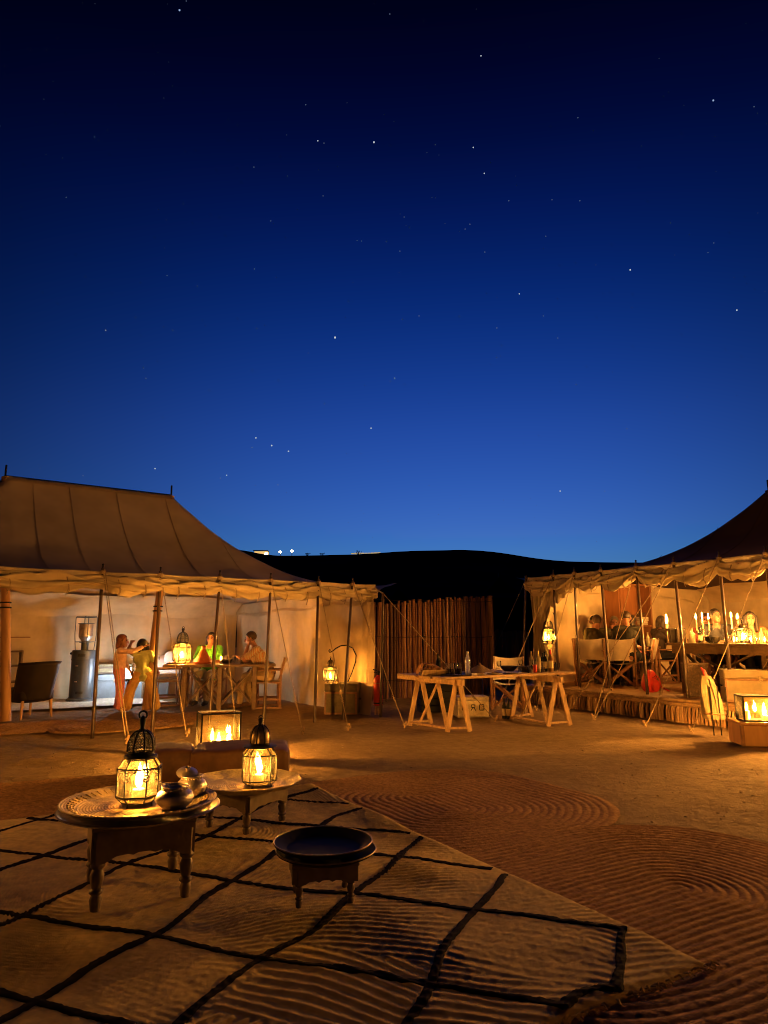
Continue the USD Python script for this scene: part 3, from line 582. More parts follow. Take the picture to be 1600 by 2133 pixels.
top_ = rw(AA + wob, BB + wob, zz); part(rug, 'pile', grid(top_[::-1]), WOOL, True, world=True)
def rug_line(f, s0, s1, seed):                    # a ragged raised stripe of black wool
    n_ = max(8, int((s1 - s0) / .008)); s = np.linspace(s0, s1, n_); b = s; a = f(s)
    win = np.clip((a - .05) / .4, 0, 1) * np.clip(s / .3, 0, 1)
    a = a + win * .24 * (meshkit.fbm(np.stack([s * 1.7, s * 0 + seed * 3.3, s * 0], -1), 2, seed) - .5) + .004 * (meshkit.noise(np.stack([s * 30, s * 0 + seed, s * 0], -1), seed) - .5)
    keep = (a > .05) & (a < 3.76)
    if keep.sum() < 8: return
    a, b = a[keep], b[keep]; d = np.stack([np.gradient(a), np.gradient(b)], -1); d /= np.linalg.norm(d, axis=1, keepdims=True); nrm = np.stack([-d[:, 1], d[:, 0]], -1)
    rows_ = []
    hw = .019 + .011 * meshkit.noise(np.stack([b * 9, b * 0 + seed, b * 0], -1), 3)
    for k, w in enumerate(np.linspace(-1, 1, 7)):
        jit = .007 * (meshkit.noise(np.stack([b * 90, b * 0 + seed + k * 5, b * 0], -1), 6) - .5)
        aa, bb = a + nrm[:, 0] * (hw * w + jit), b + nrm[:, 1] * (hw * w + jit)
        lift = -.006 if abs(w) > .9 else .004 * (1 - w * w) + .003 * meshkit.noise(np.stack([b * 120, b * 0 + k, b * 0 + seed], -1), 9)
        rows_.append(rw(aa, bb, rug_z(aa, bb) + lift))
    part(rug, 'black_stripe', grid(np.stack(rows_)), BLACKWOOL, True, world=True)
for i, a0 in enumerate([.4, 1.2, 2.0, 2.8, 3.6, 4.4, 5.2, 6.0]): rug_line(lambda s, a0=a0: a0 - .76 * s, .03, 3.35, 40 + i)
for i, a0 in enumerate([-3.4, -2.5, -1.65, -.75, .33, 1.24, 2.08, 2.95]): rug_line(lambda s, a0=a0: a0 + (1.15 if i < 6 else .9) * s, .03, 3.35, 60 + i)
rug_line(lambda s: .055 + .03 * np.sin(np.pi * (s - .45) / .26), .45, .71, 71)
fr = []
for k in range(130):
    b = rng.uniform(-.04, 3.3); e = rug_z(np.array(.01), np.array(b)); p0 = rw(np.array(.012), np.array(b), np.array(.026)); p1 = rw(np.array(-rng.uniform(.008, .035)), np.array(b + rng.uniform(-.025, .025)), np.array(.030)); fr.append(tube([p0, (p0 + p1) / 2 + [0, 0, rng.uniform(.004, .014)], p1], .0035, 4))
part(rug, 'fringe', cat_(fr), WOOL, world=True, kind='stuff')

SISAL = M('brown_sisal_coil', (.37, .215, .10), .95, var=.35, scale=30, bump=.006, bscale=160, spec=.05)
def mat_coil(name, label, O, ea, eb, la, lb, core, pitch, res, hgt, seed, z0=.004, look=SISAL, power=2.6, clip=None):
    """coiled mat: rounded rings round a straight core; O centre, ea / eb its axes, la / lb half sizes, core half length of the middle row along ea."""
    na, nb = int(2 * la / res), int(2 * lb / res); a = np.linspace(-la, la, na); b = np.linspace(-lb, lb, nb); A, B = np.meshgrid(a, b, indexing='ij')
    q = np.stack([A, B, A * 0], -1); wx = A + .05 * (meshkit.fbm(q * 2.2, 3, seed) - .5); wy = B + .05 * (meshkit.fbm(q * 2.2, 3, seed + 9) - .5)
    d = ((np.maximum(np.abs(wx) - core, 0)) ** power + np.abs(wy * ((la - core) / lb)) ** power) ** (1 / power)
    d = d * 1.0
    prof = np.abs(np.sin(np.pi * d / pitch)) ** .7
    lump = meshkit.noise(q * np.array([60, 60, 1]), seed) * .35 + .65 + .3 * (meshkit.noise(q * 9, seed + 3) - .5)
    edge = la - core - d; msk = np.clip(edge / .02, 0, 1)
    Z = z0 + hgt * prof * lump * (.75 + .5 * meshkit.noise(q * 2.3, seed + 11)) * msk + (meshkit.fbm(q * 1.4, 3, seed + 5) - .45) * .02 * np.clip(edge * 5, 0, 1) + (meshkit.noise(q * 120, seed) - .5) * .003
    Pp = np.stack([O[0] + ea[0] * A + eb[0] * B, O[1] + ea[1] * A + eb[1] * B, Z], -1)
    g = grid(Pp); rel = Pp[..., :2] - RK; ra_, rb_ = rel @ E1, rel @ E2; inside = (edge.ravel() > -.004) & ~((ra_ > .05) & (ra_ < 3.76) & (rb_ > .02) & (rb_ < 3.34)).ravel(); g.update_faces(inside[g.faces].all(1)); g.remove_unreferenced_vertices()
    if np.cross([*ea, 0], [*eb, 0])[2] > 0: g.invert()
    return single(name, g, look, label, 'mat', 'coiled sisal mats in front', smooth=True)
def rc(a, b): return RK + E1 * a + E2 * b
mat_coil('coiled_mat', 'brown coiled mat beyond the far edge of the wool rug', rc(2.78, -.62), E1, E2, 1.22, 1.28, .22, .052, .0072, .0105, 3)
mat_coil('coiled_mat', 'brown coiled mat with an oval core beside the right edge of the wool rug', rc(.62, -.35), E2, E1, 1.5, 1.1, .30, .055, .0072, .0105, 5, z0=.0095)
mat_coil('coiled_mat', 'brown coiled mat at the bottom right corner, past the tip of the wool rug', rc(-1.35, -.5), E2, E1, 1.6, 1.05, .3, .058, .0078, .0115, 7, z0=.0045)
mat_coil('coiled_mat', 'dark coiled mat behind the big tray table, left edge of the photo', rc(4.55, 2.4), E2, E1, 1.4, .72, .4, .066, .011, .015, 8)
# mats at the mouth of the left tent
for px, py, la, lb, sd, lab in ((60, 1517, .95, .62, 15, 'coiled mat in front of the dark armchair'), (255, 1513, 1.0, .62, 16, 'coiled mat before the two children'), (400, 1494, .8, .55, 17, 'coiled mat before the dining table of the brown-roofed tent')):
    mat_coil('coiled_mat', lab, gp(px, py)[:2], -uL, nL, la, lb, .3, .10, .018, .022, sd, z0=.006)

# ------------------------------------------------------------------ tray tables
TABLEWOOD = M('carved_table_wood', (.17, .12, .075), .45, var=.3, scale=16, bump=.001, bscale=90)
BLUETRAY = M('dark_enamel_tray', (.010, .0095, .010), .75, var=.3, scale=20, bump=.001, bscale=35, spec=.07)
def engraved(name, col, metal=.9, rough=.3):
    if name in LOOKS: return LOOKS[name]
    LOOKS[name] = usdkit.material(stage, '/World/Looks/' + name, {
        'tc': ('texture_coordinate', {}), 'w': ('wave_texture', {'wave_type': 'rings', 'rings_direction': 'z', 'scale': 22.0, 'distortion': 1.5, 'detail': 2.0, 'detail_scale': 3.0}), 'v': ('voronoi_texture', {'scale': 46.0, 'feature': 'f1'}),
        'n': ('noise_texture', {'scale': 9.0, 'detail': 5.0}), 'r': ('rgb_ramp', {'ramp': [(.3, tuple(np.array(col) * .55)), (.7, col)]}), 'a': ('math', {'math_type': 'multiply_add', 'value2': .5}), 'b': ('bump', {'distance': .004, 'strength': 1.0}),
        'rr': ('rgb_ramp', {'ramp': [(.3, (rough * .8,) * 3), (.7, (rough * 1.6,) * 3)]}), 'p': ('principled_bsdf', {'metallic': metal})},
        [('tc.object', 'w.vector'), ('tc.object', 'v.vector'), ('tc.object', 'n.vector'), ('n.fac', 'r.fac'), ('r.color', 'p.base_color'), ('w.fac', 'a.value1'), ('v.distance', 'a.value3'), ('a.value', 'b.height'), ('b.normal', 'p.normal'), ('n.fac', 'rr.fac'), ('rr.color', 'p.roughness')], surface='p.BSDF')
    return LOOKS[name]
def tray_table(label, loc, rot, side_x, side_y, h, legk=1.0):
    t = thing('tray_table', label, 'table', loc, rot, 'low tray tables on the rug'); ap = h * .40
    for (x0, y0, x1, y1) in ((-1, -1, 1, -1), (1, -1, 1, 1), (1, 1, -1, 1), (-1, 1, -1, -1)):
        p0, p1 = np.array([x0 * side_x / 2, y0 * side_y / 2]), np.array([x1 * side_x / 2, y1 * side_y / 2]); L = np.linalg.norm(p1 - p0)
        pts = [(-L / 2, 0), (L / 2, 0), (L / 2, -ap)] ; m_ = 16
        for k in range(m_ + 1):
            s = 1 - 2 * (k + .5) / (m_ + 1); e = abs(s); y = -ap * (.74 + .16 * e ** 2) + (-.008 if k % 4 == 2 else 0) if e < .74 else -ap * .98
            pts.append((s * L / 2, y))
        pts.append((-L / 2, -ap)); po = Polygon(pts).buffer(0)
        g = trimesh.creation.extrude_polygon(po, .022, engine='earcut'); d = (p1 - p0) / L; m = np.eye(4); m[:3, 0] = [*d, 0]; m[:3, 1] = [0, 0, 1]; m[:3, 2] = np.cross([*d, 0], [0, 0, 1]); m[:3, 3] = [*((p0 + p1) / 2), h]; g.apply_transform(m)
        part(t, 'apron', g, TABLEWOOD)
    r = .027 * legk; hl = h - ap * .2
    prof = [(0, 0), (r * .55, 0), (r * .75, hl * .06), (r * .95, hl * .18), (r * .7, hl * .24), (r * 1.05, hl * .27), (r * 1.05, hl * .30), (r * .7, hl * .33), (r * .95, hl * .40), (r * 1.1, hl * .50), (r * .75, hl * .58), (r * 1.12, hl * .61), (r * 1.12, hl * .65), (r * .85, hl * .68), (r * .9, hl), (0, hl)]
    for sx in (-1, 1):
        for sy in (-1, 1): part(t, 'leg', tf(lathe(prof, 12), (sx * (side_x / 2 - .012), sy * (side_y / 2 - .012), 0)), TABLEWOOD, 50)
    part(t, 'top_board', bx(side_x + .05, side_y + .05, .018, (0, 0, h + .009), .004), TABLEWOOD)
    t.h = h + .018; return t
def tray(name, label, loc, R, lip, look, lobes=0, rot=0, group='round metal trays'):
    t = thing(name, label, 'tray', loc, rot, group)
    mod = (lambda th: .02 * np.cos(lobes * th)) if lobes else None
    pr_ = [(0, .002), (R * .72, .002), (R * .735, .004), (R * .75, .0045), (R * .80, .012), (R * .90, .022 + lip * .2), (R * .955, .026 + lip * .5), (R * .985, .028 + lip), (R, .024 + lip), (R * .985, .018 + lip), (R * .9, .010), (R * .78, -.002), (R * .7, -.004), (0, -.004)]
    part(t, 'dish', lathe(pr_, 96, mod), look, 35)
    if look is BLUETRAY: part(t, 'rim_highlight', tube([(R * .992 * math.cos(x), R * .992 * math.sin(x), .027 + lip) for x in np.linspace(0, 2 * np.pi, 73)], .0032, 6, False), BRASS, True)  # brass-toned ring stands in for the highlight along the dark rim
    if look is not BLUETRAY and lip < .005 and name == 'metal_tray' and 'plain' not in label:
        flu = []
        for k in range(56):
            a = 2 * np.pi * k / 56; c, s = math.cos(a), math.sin(a); flu.append(tube([(R * f * c, R * f * s, z) for f, z in ((.80, .0135), (.85, .0185), (.90, .0245 + lip * .2))], [.0035, .005, .004], 5))
        part(t, 'fluted_rim', cat_(flu), look, True, kind='stuff')
    return t
t1 = tray_table('largest low tray table with turned legs, carrying the lantern and the silver pots', (-1.245, 3.715, .03), 24.8, .43, .45, .36, 1.1)
zt1 = .03 + t1.h
tray('metal_tray', 'plain lower tray showing under the engraved one on the largest table', (-1.24, 3.685, zt1 + .005), .395, .004, BRASS, rot=0)
tray('metal_tray', 'large engraved silver tray on the largest table, under the filigree lantern', (-1.25, 3.70, zt1 + .036), .383, .0045, engraved('engraved_silver', (.40, .31, .18), .6, .46))
zt1 += .040
t2 = tray_table('low tray table behind the others, its scalloped tray holding the plain glass lantern', (-.93, 4.90, .03), -31, .35, .38, .245)
tray('metal_tray', 'scalloped brass tray under the plain glass lantern, farthest of the trays', (-.935, 4.87, .03 + t2.h + .005), .375, .014, engraved('engraved_brass', (.46, .38, .24), .55, .45), 12)
t3 = tray_table('smallest low table with the empty dark tray, nearest the middle of the rug', (-.30, 3.61, .03), 11, .27, .235, .185, .62)
tray('metal_tray', 'dark lower tray just showing under the empty blue-black tray', (-.285, 3.595, .03 + t3.h + .004), .247, .003, BLUETRAY)
tray('metal_tray', 'empty blue-black enamel tray on the smallest table', (-.30, 3.60, .03 + t3.h + .036), .243, .007, BLUETRAY)

lantern('black filigree lantern with pierced dome, lit, on the large silver tray', gp(287, 1676, zt1), 10, 8, .112, .05, .185, .232, .078, .062, .10, .46, 2.0, 'lanterns on the tray tables', filigree=True, fs=2.1, bar=.0042, widths=[1.25, .8, 1.25, .8, 1.25, .8, 1.25, .8])
l2p = gp(539, 1637, .03 + t2.h + .009)
lantern('plain lit lantern of clear glass panes with a solid ribbed dome, on the scalloped tray', l2p, 14, 8, .128, .045, .205, .25, .088, .062, .11, .455, 1.5, 'lanterns on the tray tables', pierced=False, fs=2.0, bar=.0034, candles=((0, -.01),), widths=[1.35, .6] * 4)
def pot(label, loc, s, rot, lid):
    t = thing('silver_pot', label, 'pot', loc, rot, 'silver pots on the large tray')
    part(t, 'body', lathe([(0, .004), (.05 * s, .0), (.06 * s, .006), (.085 * s, .03), (.092 * s, .055), (.082 * s, .078), (.064 * s, .09), (.060 * s, .098), (.068 * s, .106), (.066 * s, .109), (.055 * s, .1), (.055 * s, .09), (0, .03)], 32), SILVER, 50)
    part(t, 'rim', tube([(.066 * s * math.cos(x), .066 * s * math.sin(x), .107) for x in np.linspace(0, 2 * np.pi, 33)], .0032, 6, False), SILVER, True)
    part(t, 'rim_band', cat_([sph(.0045, (.0615 * s * math.cos(x), .0615 * s * math.sin(x), .095), sub=1) for x in np.linspace(0, 2 * np.pi, 26)[:-1]]), SILVER, True)
    if lid: part(t, 'lid', tf(lathe([(0, .026), (.012, .026), (.014, .034), (.008, .02), (.03, .016), (.055 * s, .004), (.066 * s, 0), (.064 * s, -.003), (0, .004)][::-1], 24), (-.015, .03, .118), rx=24, ry=-8), SILVER, 50)
    else: part(t, 'spoon', tube([(0, 0, .06), (-.05, .02, .112), (-.11, .03, .125)], [.006, .004, .003], 6), SILVER, True)
pot('squat open silver pot with a beaded collar beside the filigree lantern', gp(363, 1684, zt1), 1.0, 0, False)
pot('silver pot with its lid tilted open, behind the squat pot', gp(398, 1659, zt1), .86, 40, True)

# ------------------------------------------------------------------ pouffes with the box lantern
def pouffe(label, loc, rot, w, d, h, seed):
    t = thing('leather_pouffe', label, 'pouffe', loc, rot, 'tan leather pouffes')
    b = trimesh.creation.box([w, d, h]);
    for _ in range(4): b = b.subdivide()
    v = b.vertices.copy(); q = v / (np.array([w, d, h]) / 2); r = np.abs(q)
    k = (np.sum(r ** 16, 1)) ** (1 / 16.0); v = v / np.maximum(k, 1e-6)[:, None] * np.abs(q).max(1)[:, None]
    v[:, 2] += .025 * (1 - q[:, 0] ** 2) * (1 - q[:, 1] ** 2) * (q[:, 2] > .5); bul = 1 + .02 * (1 - q[:, 2] ** 2); v[:, :2] *= bul[:, None]
    v += (meshkit.fbm(v * 7, 3, seed) - .5)[:, None] * .03 * np.array([1, 1, .8]); v[:, 2] += h / 2 - v[:, 2].min() - h / 2
    part(t, 'body', trimesh.Trimesh(v, b.faces), LEATHER, True)
    for z in (h * .97,):
        pts = []
        for s in np.linspace(0, 2 * np.pi, 60):
            c_, s_ = math.cos(s), math.sin(s); e = (abs(c_) ** 16 + abs(s_) ** 16) ** (-1 / 16); pts.append((c_ * e * w / 2 * .965, s_ * e * d / 2 * .965, z - .012 + .004 * math.sin(7 * s)))
        part(t, 'piping', tube(pts, .006, 6, False), LEATHER, True)
    for s in ((-1, -1), (1, -1), (1, 1), (-1, 1)):
        part(t, 'seam', tube([(s[0] * w * .475 * (1 + .04 * math.sin(3 * z)), s[1] * d * .475, h * z) for z in (.06, .3, .6, .94)], .0055, 6), LEATHER, True)
    return t
zp = .30
pouffe('smaller tan leather pouffe, left half hidden by the filigree lantern', (-1.98, 6.42, 0), 18, .52, .55, .29, 3)
pouffe('wider tan leather pouffe with rounded seams, right one, behind the plain glass lantern', (-1.30, 6.52, 0), 9, .84, .60, zp, 9)
box_lantern('open-topped glass box lantern standing on the sand behind the leather pouffes', (-1.80, 7.72, .0), 24, .41, .31, .475, 34.0, ((-.0, -.04, .11), (.14, .09, .20)), 2.3, split=(.93, .07))

# ------------------------------------------------------------------ small table-top things (prototypes, then copies)
def wineglass(label, loc, group=None):
    t = thing('wine_glass', label, 'glass', loc, 0, group)
    part(t, 'bowl', lathe([(.004, .085), (.022, .092), (.034, .115), (.036, .14), (.030, .175), (.028, .175), (.034, .14), (.032, .117), (.02, .096), (0, .09)], 18), GLASS, True)
    part(t, 'stem', lathe([(0, .0), (.034, .0), (.033, .003), (.006, .008), (.004, .02), (.004, .08), (.006, .088)], 14), GLASS, True); return t
def tumbler(label, loc, group=None, r=.033, h=.105, wine=False):
    t = thing('drinking_glass', label, 'glass', loc, 0, group)
    part(t, 'wall', lathe([(0, .0), (r * .85, 0), (r, h), (r * .94, h), (r * .8, .008), (0, .008)], 18), GLASS, True)
    if wine: part(t, 'drink', lathe([(0, .01), (r * .78, .01), (r * .84, h * .5), (0, h * .5)], 16), M('dark_mint_tea', (.05, .02, .008), .15, spec=.6), True)
    return t
def bottle(label, loc, h=.30, r=.037, look=BOTTLEGLASS, cap=None, labelcol=(.7, .62, .45), neck=.014, group=None, rot=0):
    t = thing('bottle', label, 'bottle', loc, rot, group)
    part(t, 'body', lathe([(0, .002), (r * .9, 0), (r, .006), (r, h * .58), (r * .9, h * .64), (neck * 1.25, h * .76), (neck, h * .8), (neck, h * .97), (neck * 1.15, h * .975), (neck * 1.15, h), (0, h)], 20), look, 40)
    if labelcol is not None:
        th = np.linspace(-1.9, 1.9, 18) - np.pi / 2; part(t, 'paper_label', grid(np.stack([np.stack([(r + .0012) * np.cos(th), (r + .0012) * np.sin(th), np.full(18, z)], -1) for z in (h * .16, h * .50)])), M('bottle_label_%02d%02d%02d' % tuple(int(c * 99) for c in labelcol), labelcol, .7, var=.1, scale=60), True)
    if cap: part(t, 'cap', lathe([(neck * 1.22, h * .80), (neck * 1.25, h * .84), (neck * 1.22, h * 1.004), (0, h * 1.006)], 14), cap, 40)
    return t
def plate(label, loc, r=.12, look=CERAMIC, group=None, food=None):
    t = thing('plate', label, 'plate', loc, 0, group)
    part(t, 'dish', lathe([(0, .006), (r * .6, .006), (r * .7, .01), (r, .022), (r * 1.01, .020), (r * .72, .004), (r * .5, 0), (0, 0)], 32), look, 40)
    if food:
        for k in range(5): part(t, 'food', sph(.022, (rng.uniform(-.4, .4) * r, rng.uniform(-.4, .4) * r, .018), (1, .8, .6), 1), food, True)
    return t

# ------------------------------------------------------------------ trestle table in the middle
uT = np.array([.85, .527]); vT = np.array([-.527, .85])
rotT = math.degrees(math.atan2(uT[1], uT[0]))
fA, fB, fC, fD = gp(932, 1524), gp(979, 1523), gp(853, 1511), gp(898, 1507)
gA, gB, gC, gD = gp(1142, 1513), gp(1188, 1510), gp(1066, 1499), gp(1108, 1493)
TOPZ = .735
tt = thing('trestle_table', 'pale plank table on two sawhorse trestles in the middle, laden with drinks', 'table', (*((fA + gD)[:2] / 2), 0))
mid = lambda a, b, s=.5: a + (b - a) * s
def trestle(a, b, c, d):
    e0, e1 = mid(a, b), mid(c, d); top = lambda e: np.array([e[0], e[1], TOPZ - .06])
    w0 = (e1 - e0) / np.linalg.norm(e1 - e0); acr = (b - a) / np.linalg.norm(b - a)
    for foot, e, s in ((a, e0, -1), (b, e0, 1), (c, e1, -1), (d, e1, 1)):
        part(tt, 'trestle_leg', beam(foot * [1, 1, 0] + [0, 0, -.005], top(e) + acr * s * .022, .068, .032, .003, up=tuple(w0)), PINE, world=True)
    part(tt, 'trestle_head', beam(top(e0) - w0 * .12 + [0, 0, -.02], top(e1) + w0 * .10 + [0, 0, -.02], .05, .085, .003, up=(0, 0, 1)), PINE, world=True)
    for e, p, q in ((e0, a, b), (e1, c, d)): part(tt, 'foot_rail', beam(p * [1, 1, 0] + [0, 0, .045] + acr * .015, q * [1, 1, 0] + [0, 0, .045] - acr * .015, .05, .028, .003), PINE, world=True)
    part(tt, 'long_rail', beam(mid(a, c, .0) * [1, 1, 0] + [0, 0, .04] + acr * .02, mid(a, c, 1.0) * [1, 1, 0] + [0, 0, .04] + acr * .02, .045, .025, .003), PINE, world=True)
    for e, p in ((e0, mid(a, c, .72)), (e1, mid(a, c, .28))): pass
    m_ = mid(top(e0), top(e1)); lo0, lo1 = mid(a, c, .10) * [1, 1, 0], mid(a, c, .80) * [1, 1, 0]
    for lo in (lo0, lo1): part(tt, 'brace', beam(lo + [0, 0, .06] + acr * .05, m_ + [0, 0, -.05] - acr * .004, .055, .022, .003), PINE, world=True)
trestle(fA, fB, fC, fD); trestle(gA, gB, gC, gD)
N0 = gp(957, 1419, TOPZ)[:2]
tmid = (mid(fA, fD) + mid(gA, gD))[:2] / 2
Ln, Wn = 2.55, 1.12
Nc = mid(fA, fB)[:2] - uT * .38 - vT * .10; 
for k in range(6):
    w_ = Wn / 6; o = rng.uniform(-.05, .05)
    c = Nc + uT * (Ln / 2 + o) + vT * (w_ * (k + .5))
    part(tt, 'plank', bx(Ln + rng.uniform(-.06, .06), w_ - .006, .034, (*c, TOPZ - .017 + rng.uniform(-.003, .003)), .004, rz=rotT), PLANK, world=True)
part(tt, 'apron_board', beam([*(Nc + vT * .0 + uT * .05), TOPZ - .055], [*(Nc + uT * .05 + vT * Wn), TOPZ - .055], .022, .04, .003), PINE, world=True)
def tp(px, py=None, v=.35):                  # a place on the table top: column px of the photograph, v metres in from the front edge
    lo, hi = -1, 4
    for _ in range(40):
        m_ = (lo + hi) / 2; p = Nc + vT * v + uT * m_; x = 800 + F * p[0] / (p[1] * CT + (TOPZ - H) * ST)
        if x < px: lo = m_
        else: hi = m_
    p = Nc + vT * v + uT * lo; return np.array([p[0], p[1], TOPZ + .001])
BREAD = M('bread_crust', (.42, .22, .09), .8, var=.35, scale=30, bump=.003, bscale=70)
CLOTH = M('brown_napkin', (.34, .17, .08), .95, var=.2, scale=20)
bk = thing('bread_tray', 'wooden bread tray with a folded brown napkin at the left end of the trestle table', 'tray', tp(902, v=.5), rotT - 24)
part(bk, 'base', bx(.34, .2, .012, (0, 0, .008), .003), PINE)
for s in (-1, 1): part(bk, 'side', bx(.34, .012, .07, (0, s * .1, .038), .003), PINE); part(bk, 'end', bx(.012, .19, .07, (s * .165, 0, .038), .003), PINE)
for k in range(5): part(bk, 'bread_roll', sph(.045, (-.1 + k * .05, rng.uniform(-.03, .03), .075), (1, 1.1, .7)), BREAD, True)
q = []
for s in np.linspace(0, 1, 10): q.append([(-.24 + .12 * s + .012 * math.sin(9 * w + 4 * s), -.09 + .18 * w, .01 + .15 * math.sin(s * 1.5) + .008 * math.sin(14 * w)) for w in np.linspace(0, 1, 10)])
part(bk, 'napkin', grid(np.array(q)), CLOTH, True); q = []
for s in np.linspace(0, 1, 10): q.append([(-.12 + .2 * s, -.08 + .16 * w, .155 - .05 * s ** 2 + .012 * math.sin(8 * w + 6 * s)) for w in np.linspace(0, 1, 10)])
part(bk, 'napkin', grid(np.array(q)), CLOTH, True)
b0 = tp(913, v=.75); bottle('dark wine bottle standing behind the bread tray', b0, .28, labelcol=None)
tr_ = tp(955, v=.28); trt = thing('round_tray', 'thin round tray under the dark tea glasses', 'tray', tr_ + [0, 0, .001]); part(trt, 'dish', lathe([(0, .003), (.2, .003), (.235, .016), (.24, .014), (.2, 0), (0, 0)], 40), BRASS, 40)
for px, v, lab in ((934, .30, 'leftmost of the dark tea glasses on the round tray'), (943, .22, 'second of the dark tea glasses from the left'), (951, .30, 'third of the dark tea glasses from the left'), (958, .22, 'rightmost of the dark tea glasses on the round tray')):
    tumbler(lab, tp(px, v=v) + [0, 0, .006], 'dark tea glasses on the trestle table', r=.036, h=.165, wine=True)
wb = thing('water_bottle', 'clear crinkled plastic water bottle on the trestle table', 'bottle', tp(975, v=.36), 0)
PLASTIC = pane_look('clear_plastic', (.85, .87, .85), .3, (.9, .85, .7))
part(wb, 'body', lathe([(0, 0), (.04, .002), (.043, .02), (.040, .04), (.044, .06), (.040, .08), (.044, .10), (.040, .12), (.044, .14), (.043, .19), (.036, .23), (.018, .275), (.015, .30), (0, .30)], 20, lambda th: .03 * np.cos(5 * th)), PLASTIC, 50)
part(wb, 'cap', lathe([(.018, .298), (.019, .322), (0, .324)], 14), CERAMIC, 40)
hat = thing('straw_food_cover', 'low conical straw food cover behind the water bottle', 'food cover', tp(1000, v=.62)); part(hat, 'cone', lathe([(.24, 0), (.25, .012), (.14, .05), (.05, .10), (.012, .125), (0, .128)], 28), M('straw_weave', (.32, .2, .10), .9, var=.3, scale=60, bump=.004, bscale=120), 50); part(hat, 'knob', sph(.014, (0, 0, .132), sub=1), CHAIRWOOD, True)
w1 = wineglass('empty stemmed wine glass in the middle of the trestle table', tp(1040, v=.45))
wineglass('stemmed wine glass just left of the white wine bottle', tp(1113, v=.55))
plate('pale plate with bread near the front edge of the trestle table', tp(1030, v=.16), .13, food=BREAD); plate('shallow plate right of the bread plate', tp(1066, v=.16), .15); 
for px, v, lab in ((1060, .62, 'dark cooking pot behind the plates on the trestle table'), (1096, .42, 'dark bowl of salad left of the bottles')):
    t = thing('dark_bowl', lab, 'bowl', tp(px, v=v)); part(t, 'bowl', lathe([(0, 0), (.07, .0), (.12, .05), (.14, .085), (.132, .085), (.1, .04), (0, .02)], 28), M('dark_clay', (.04, .028, .02), .3, spec=.6), 50)
    for k in range(6): part(t, 'salad_leaf', sph(.03, (rng.uniform(-.07, .07), rng.uniform(-.07, .07), .07), (1, .7, .4), 1), M('salad', (.06, .09, .02), .6), True)
bottle('tall white wine bottle on the trestle table, left of the bottle group', tp(1122, v=.25), .325, .04, PALEBOTTLE, cap=M('gold_foil', (.6, .48, .22), .35, .6), labelcol=(.62, .5, .28), group='bottles on the trestle table', rot=-20)
bottle('dark green wine bottle between the white wine and the red-capped one', tp(1136, v=.32), .30, .037, BOTTLEGLASS, labelcol=(.62, .5, .32), group='bottles on the trestle table', rot=-20)
bottle('rose wine bottle with a bright red cap on the trestle table', tp(1148, v=.25), .33, .038, ROSEBOTTLE, cap=M('red_foil', (.62, .03, .03), .35), labelcol=(.72, .58, .33), group='bottles on the trestle table', rot=-20)
bottle('short pale bottle half behind the rose wine bottle', tp(1141, v=.5), .31, .03, PALEBOTTLE, labelcol=None, group='bottles on the trestle table')
cn = thing('drink_can', 'red drink can beside the white wine bottle', 'can', tp(1115, v=.18)); part(cn, 'body', lathe([(0, 0), (.026, 0), (.031, .008), (.031, .105), (.026, .115), (0, .113)], 20), RED, 40); part(cn, 'lid', lathe([(.026, .1155), (.02, .113), (0, .1135)], 20), SILVER)
tumbler('clear tumbler at the right end of the trestle table', tp(1158, v=.28), r=.035, h=.115); tumbler('clear tumbler behind the right-end tumbler', tp(1154, v=.5), r=.035, h=.13); tumbler('small glass in front of the rose wine bottle', tp(1131, v=.14), r=.03, h=.08)

for px, v, lab in ((1083, .30, 'short glass between the plates and the salad bowl'), (1104, .12, 'small tumbler at the front edge left of the red can'), (1127, .55, 'tall tumbler behind the white wine bottle'), (1163, .42, 'pale tumbler nearest the right corner of the trestle table')): tumbler(lab, tp(px, v=v), h=.12, r=.034)
bottle('slim clear spirit bottle behind the red can', tp(1108, v=.68), .30, .032, PALEBOTTLE, labelcol=(.6, .5, .32), rot=-20); bottle('dark squat bottle at the back of the trestle table right end', tp(1131, v=.75), .27, .042, BOTTLEGLASS, labelcol=(.55, .42, .25), rot=-20)
wineglass('stemmed wine glass at the back left of the salad bowl', tp(1085, v=.7)); plate('small side plate near the middle front edge of the trestle table', tp(1000, v=.14), .10, food=CLOTH)
kn = thing('folded_cloth', 'folded pale cloth lying by the tea glasses', 'cloth', tp(985, v=.14), rotT + 12); part(kn, 'fold', bx(.20, .12, .012, (0, 0, .007), .004), COTTON); part(kn, 'fold', bx(.17, .11, .012, (.005, .004, .0195), .004), COTTON)

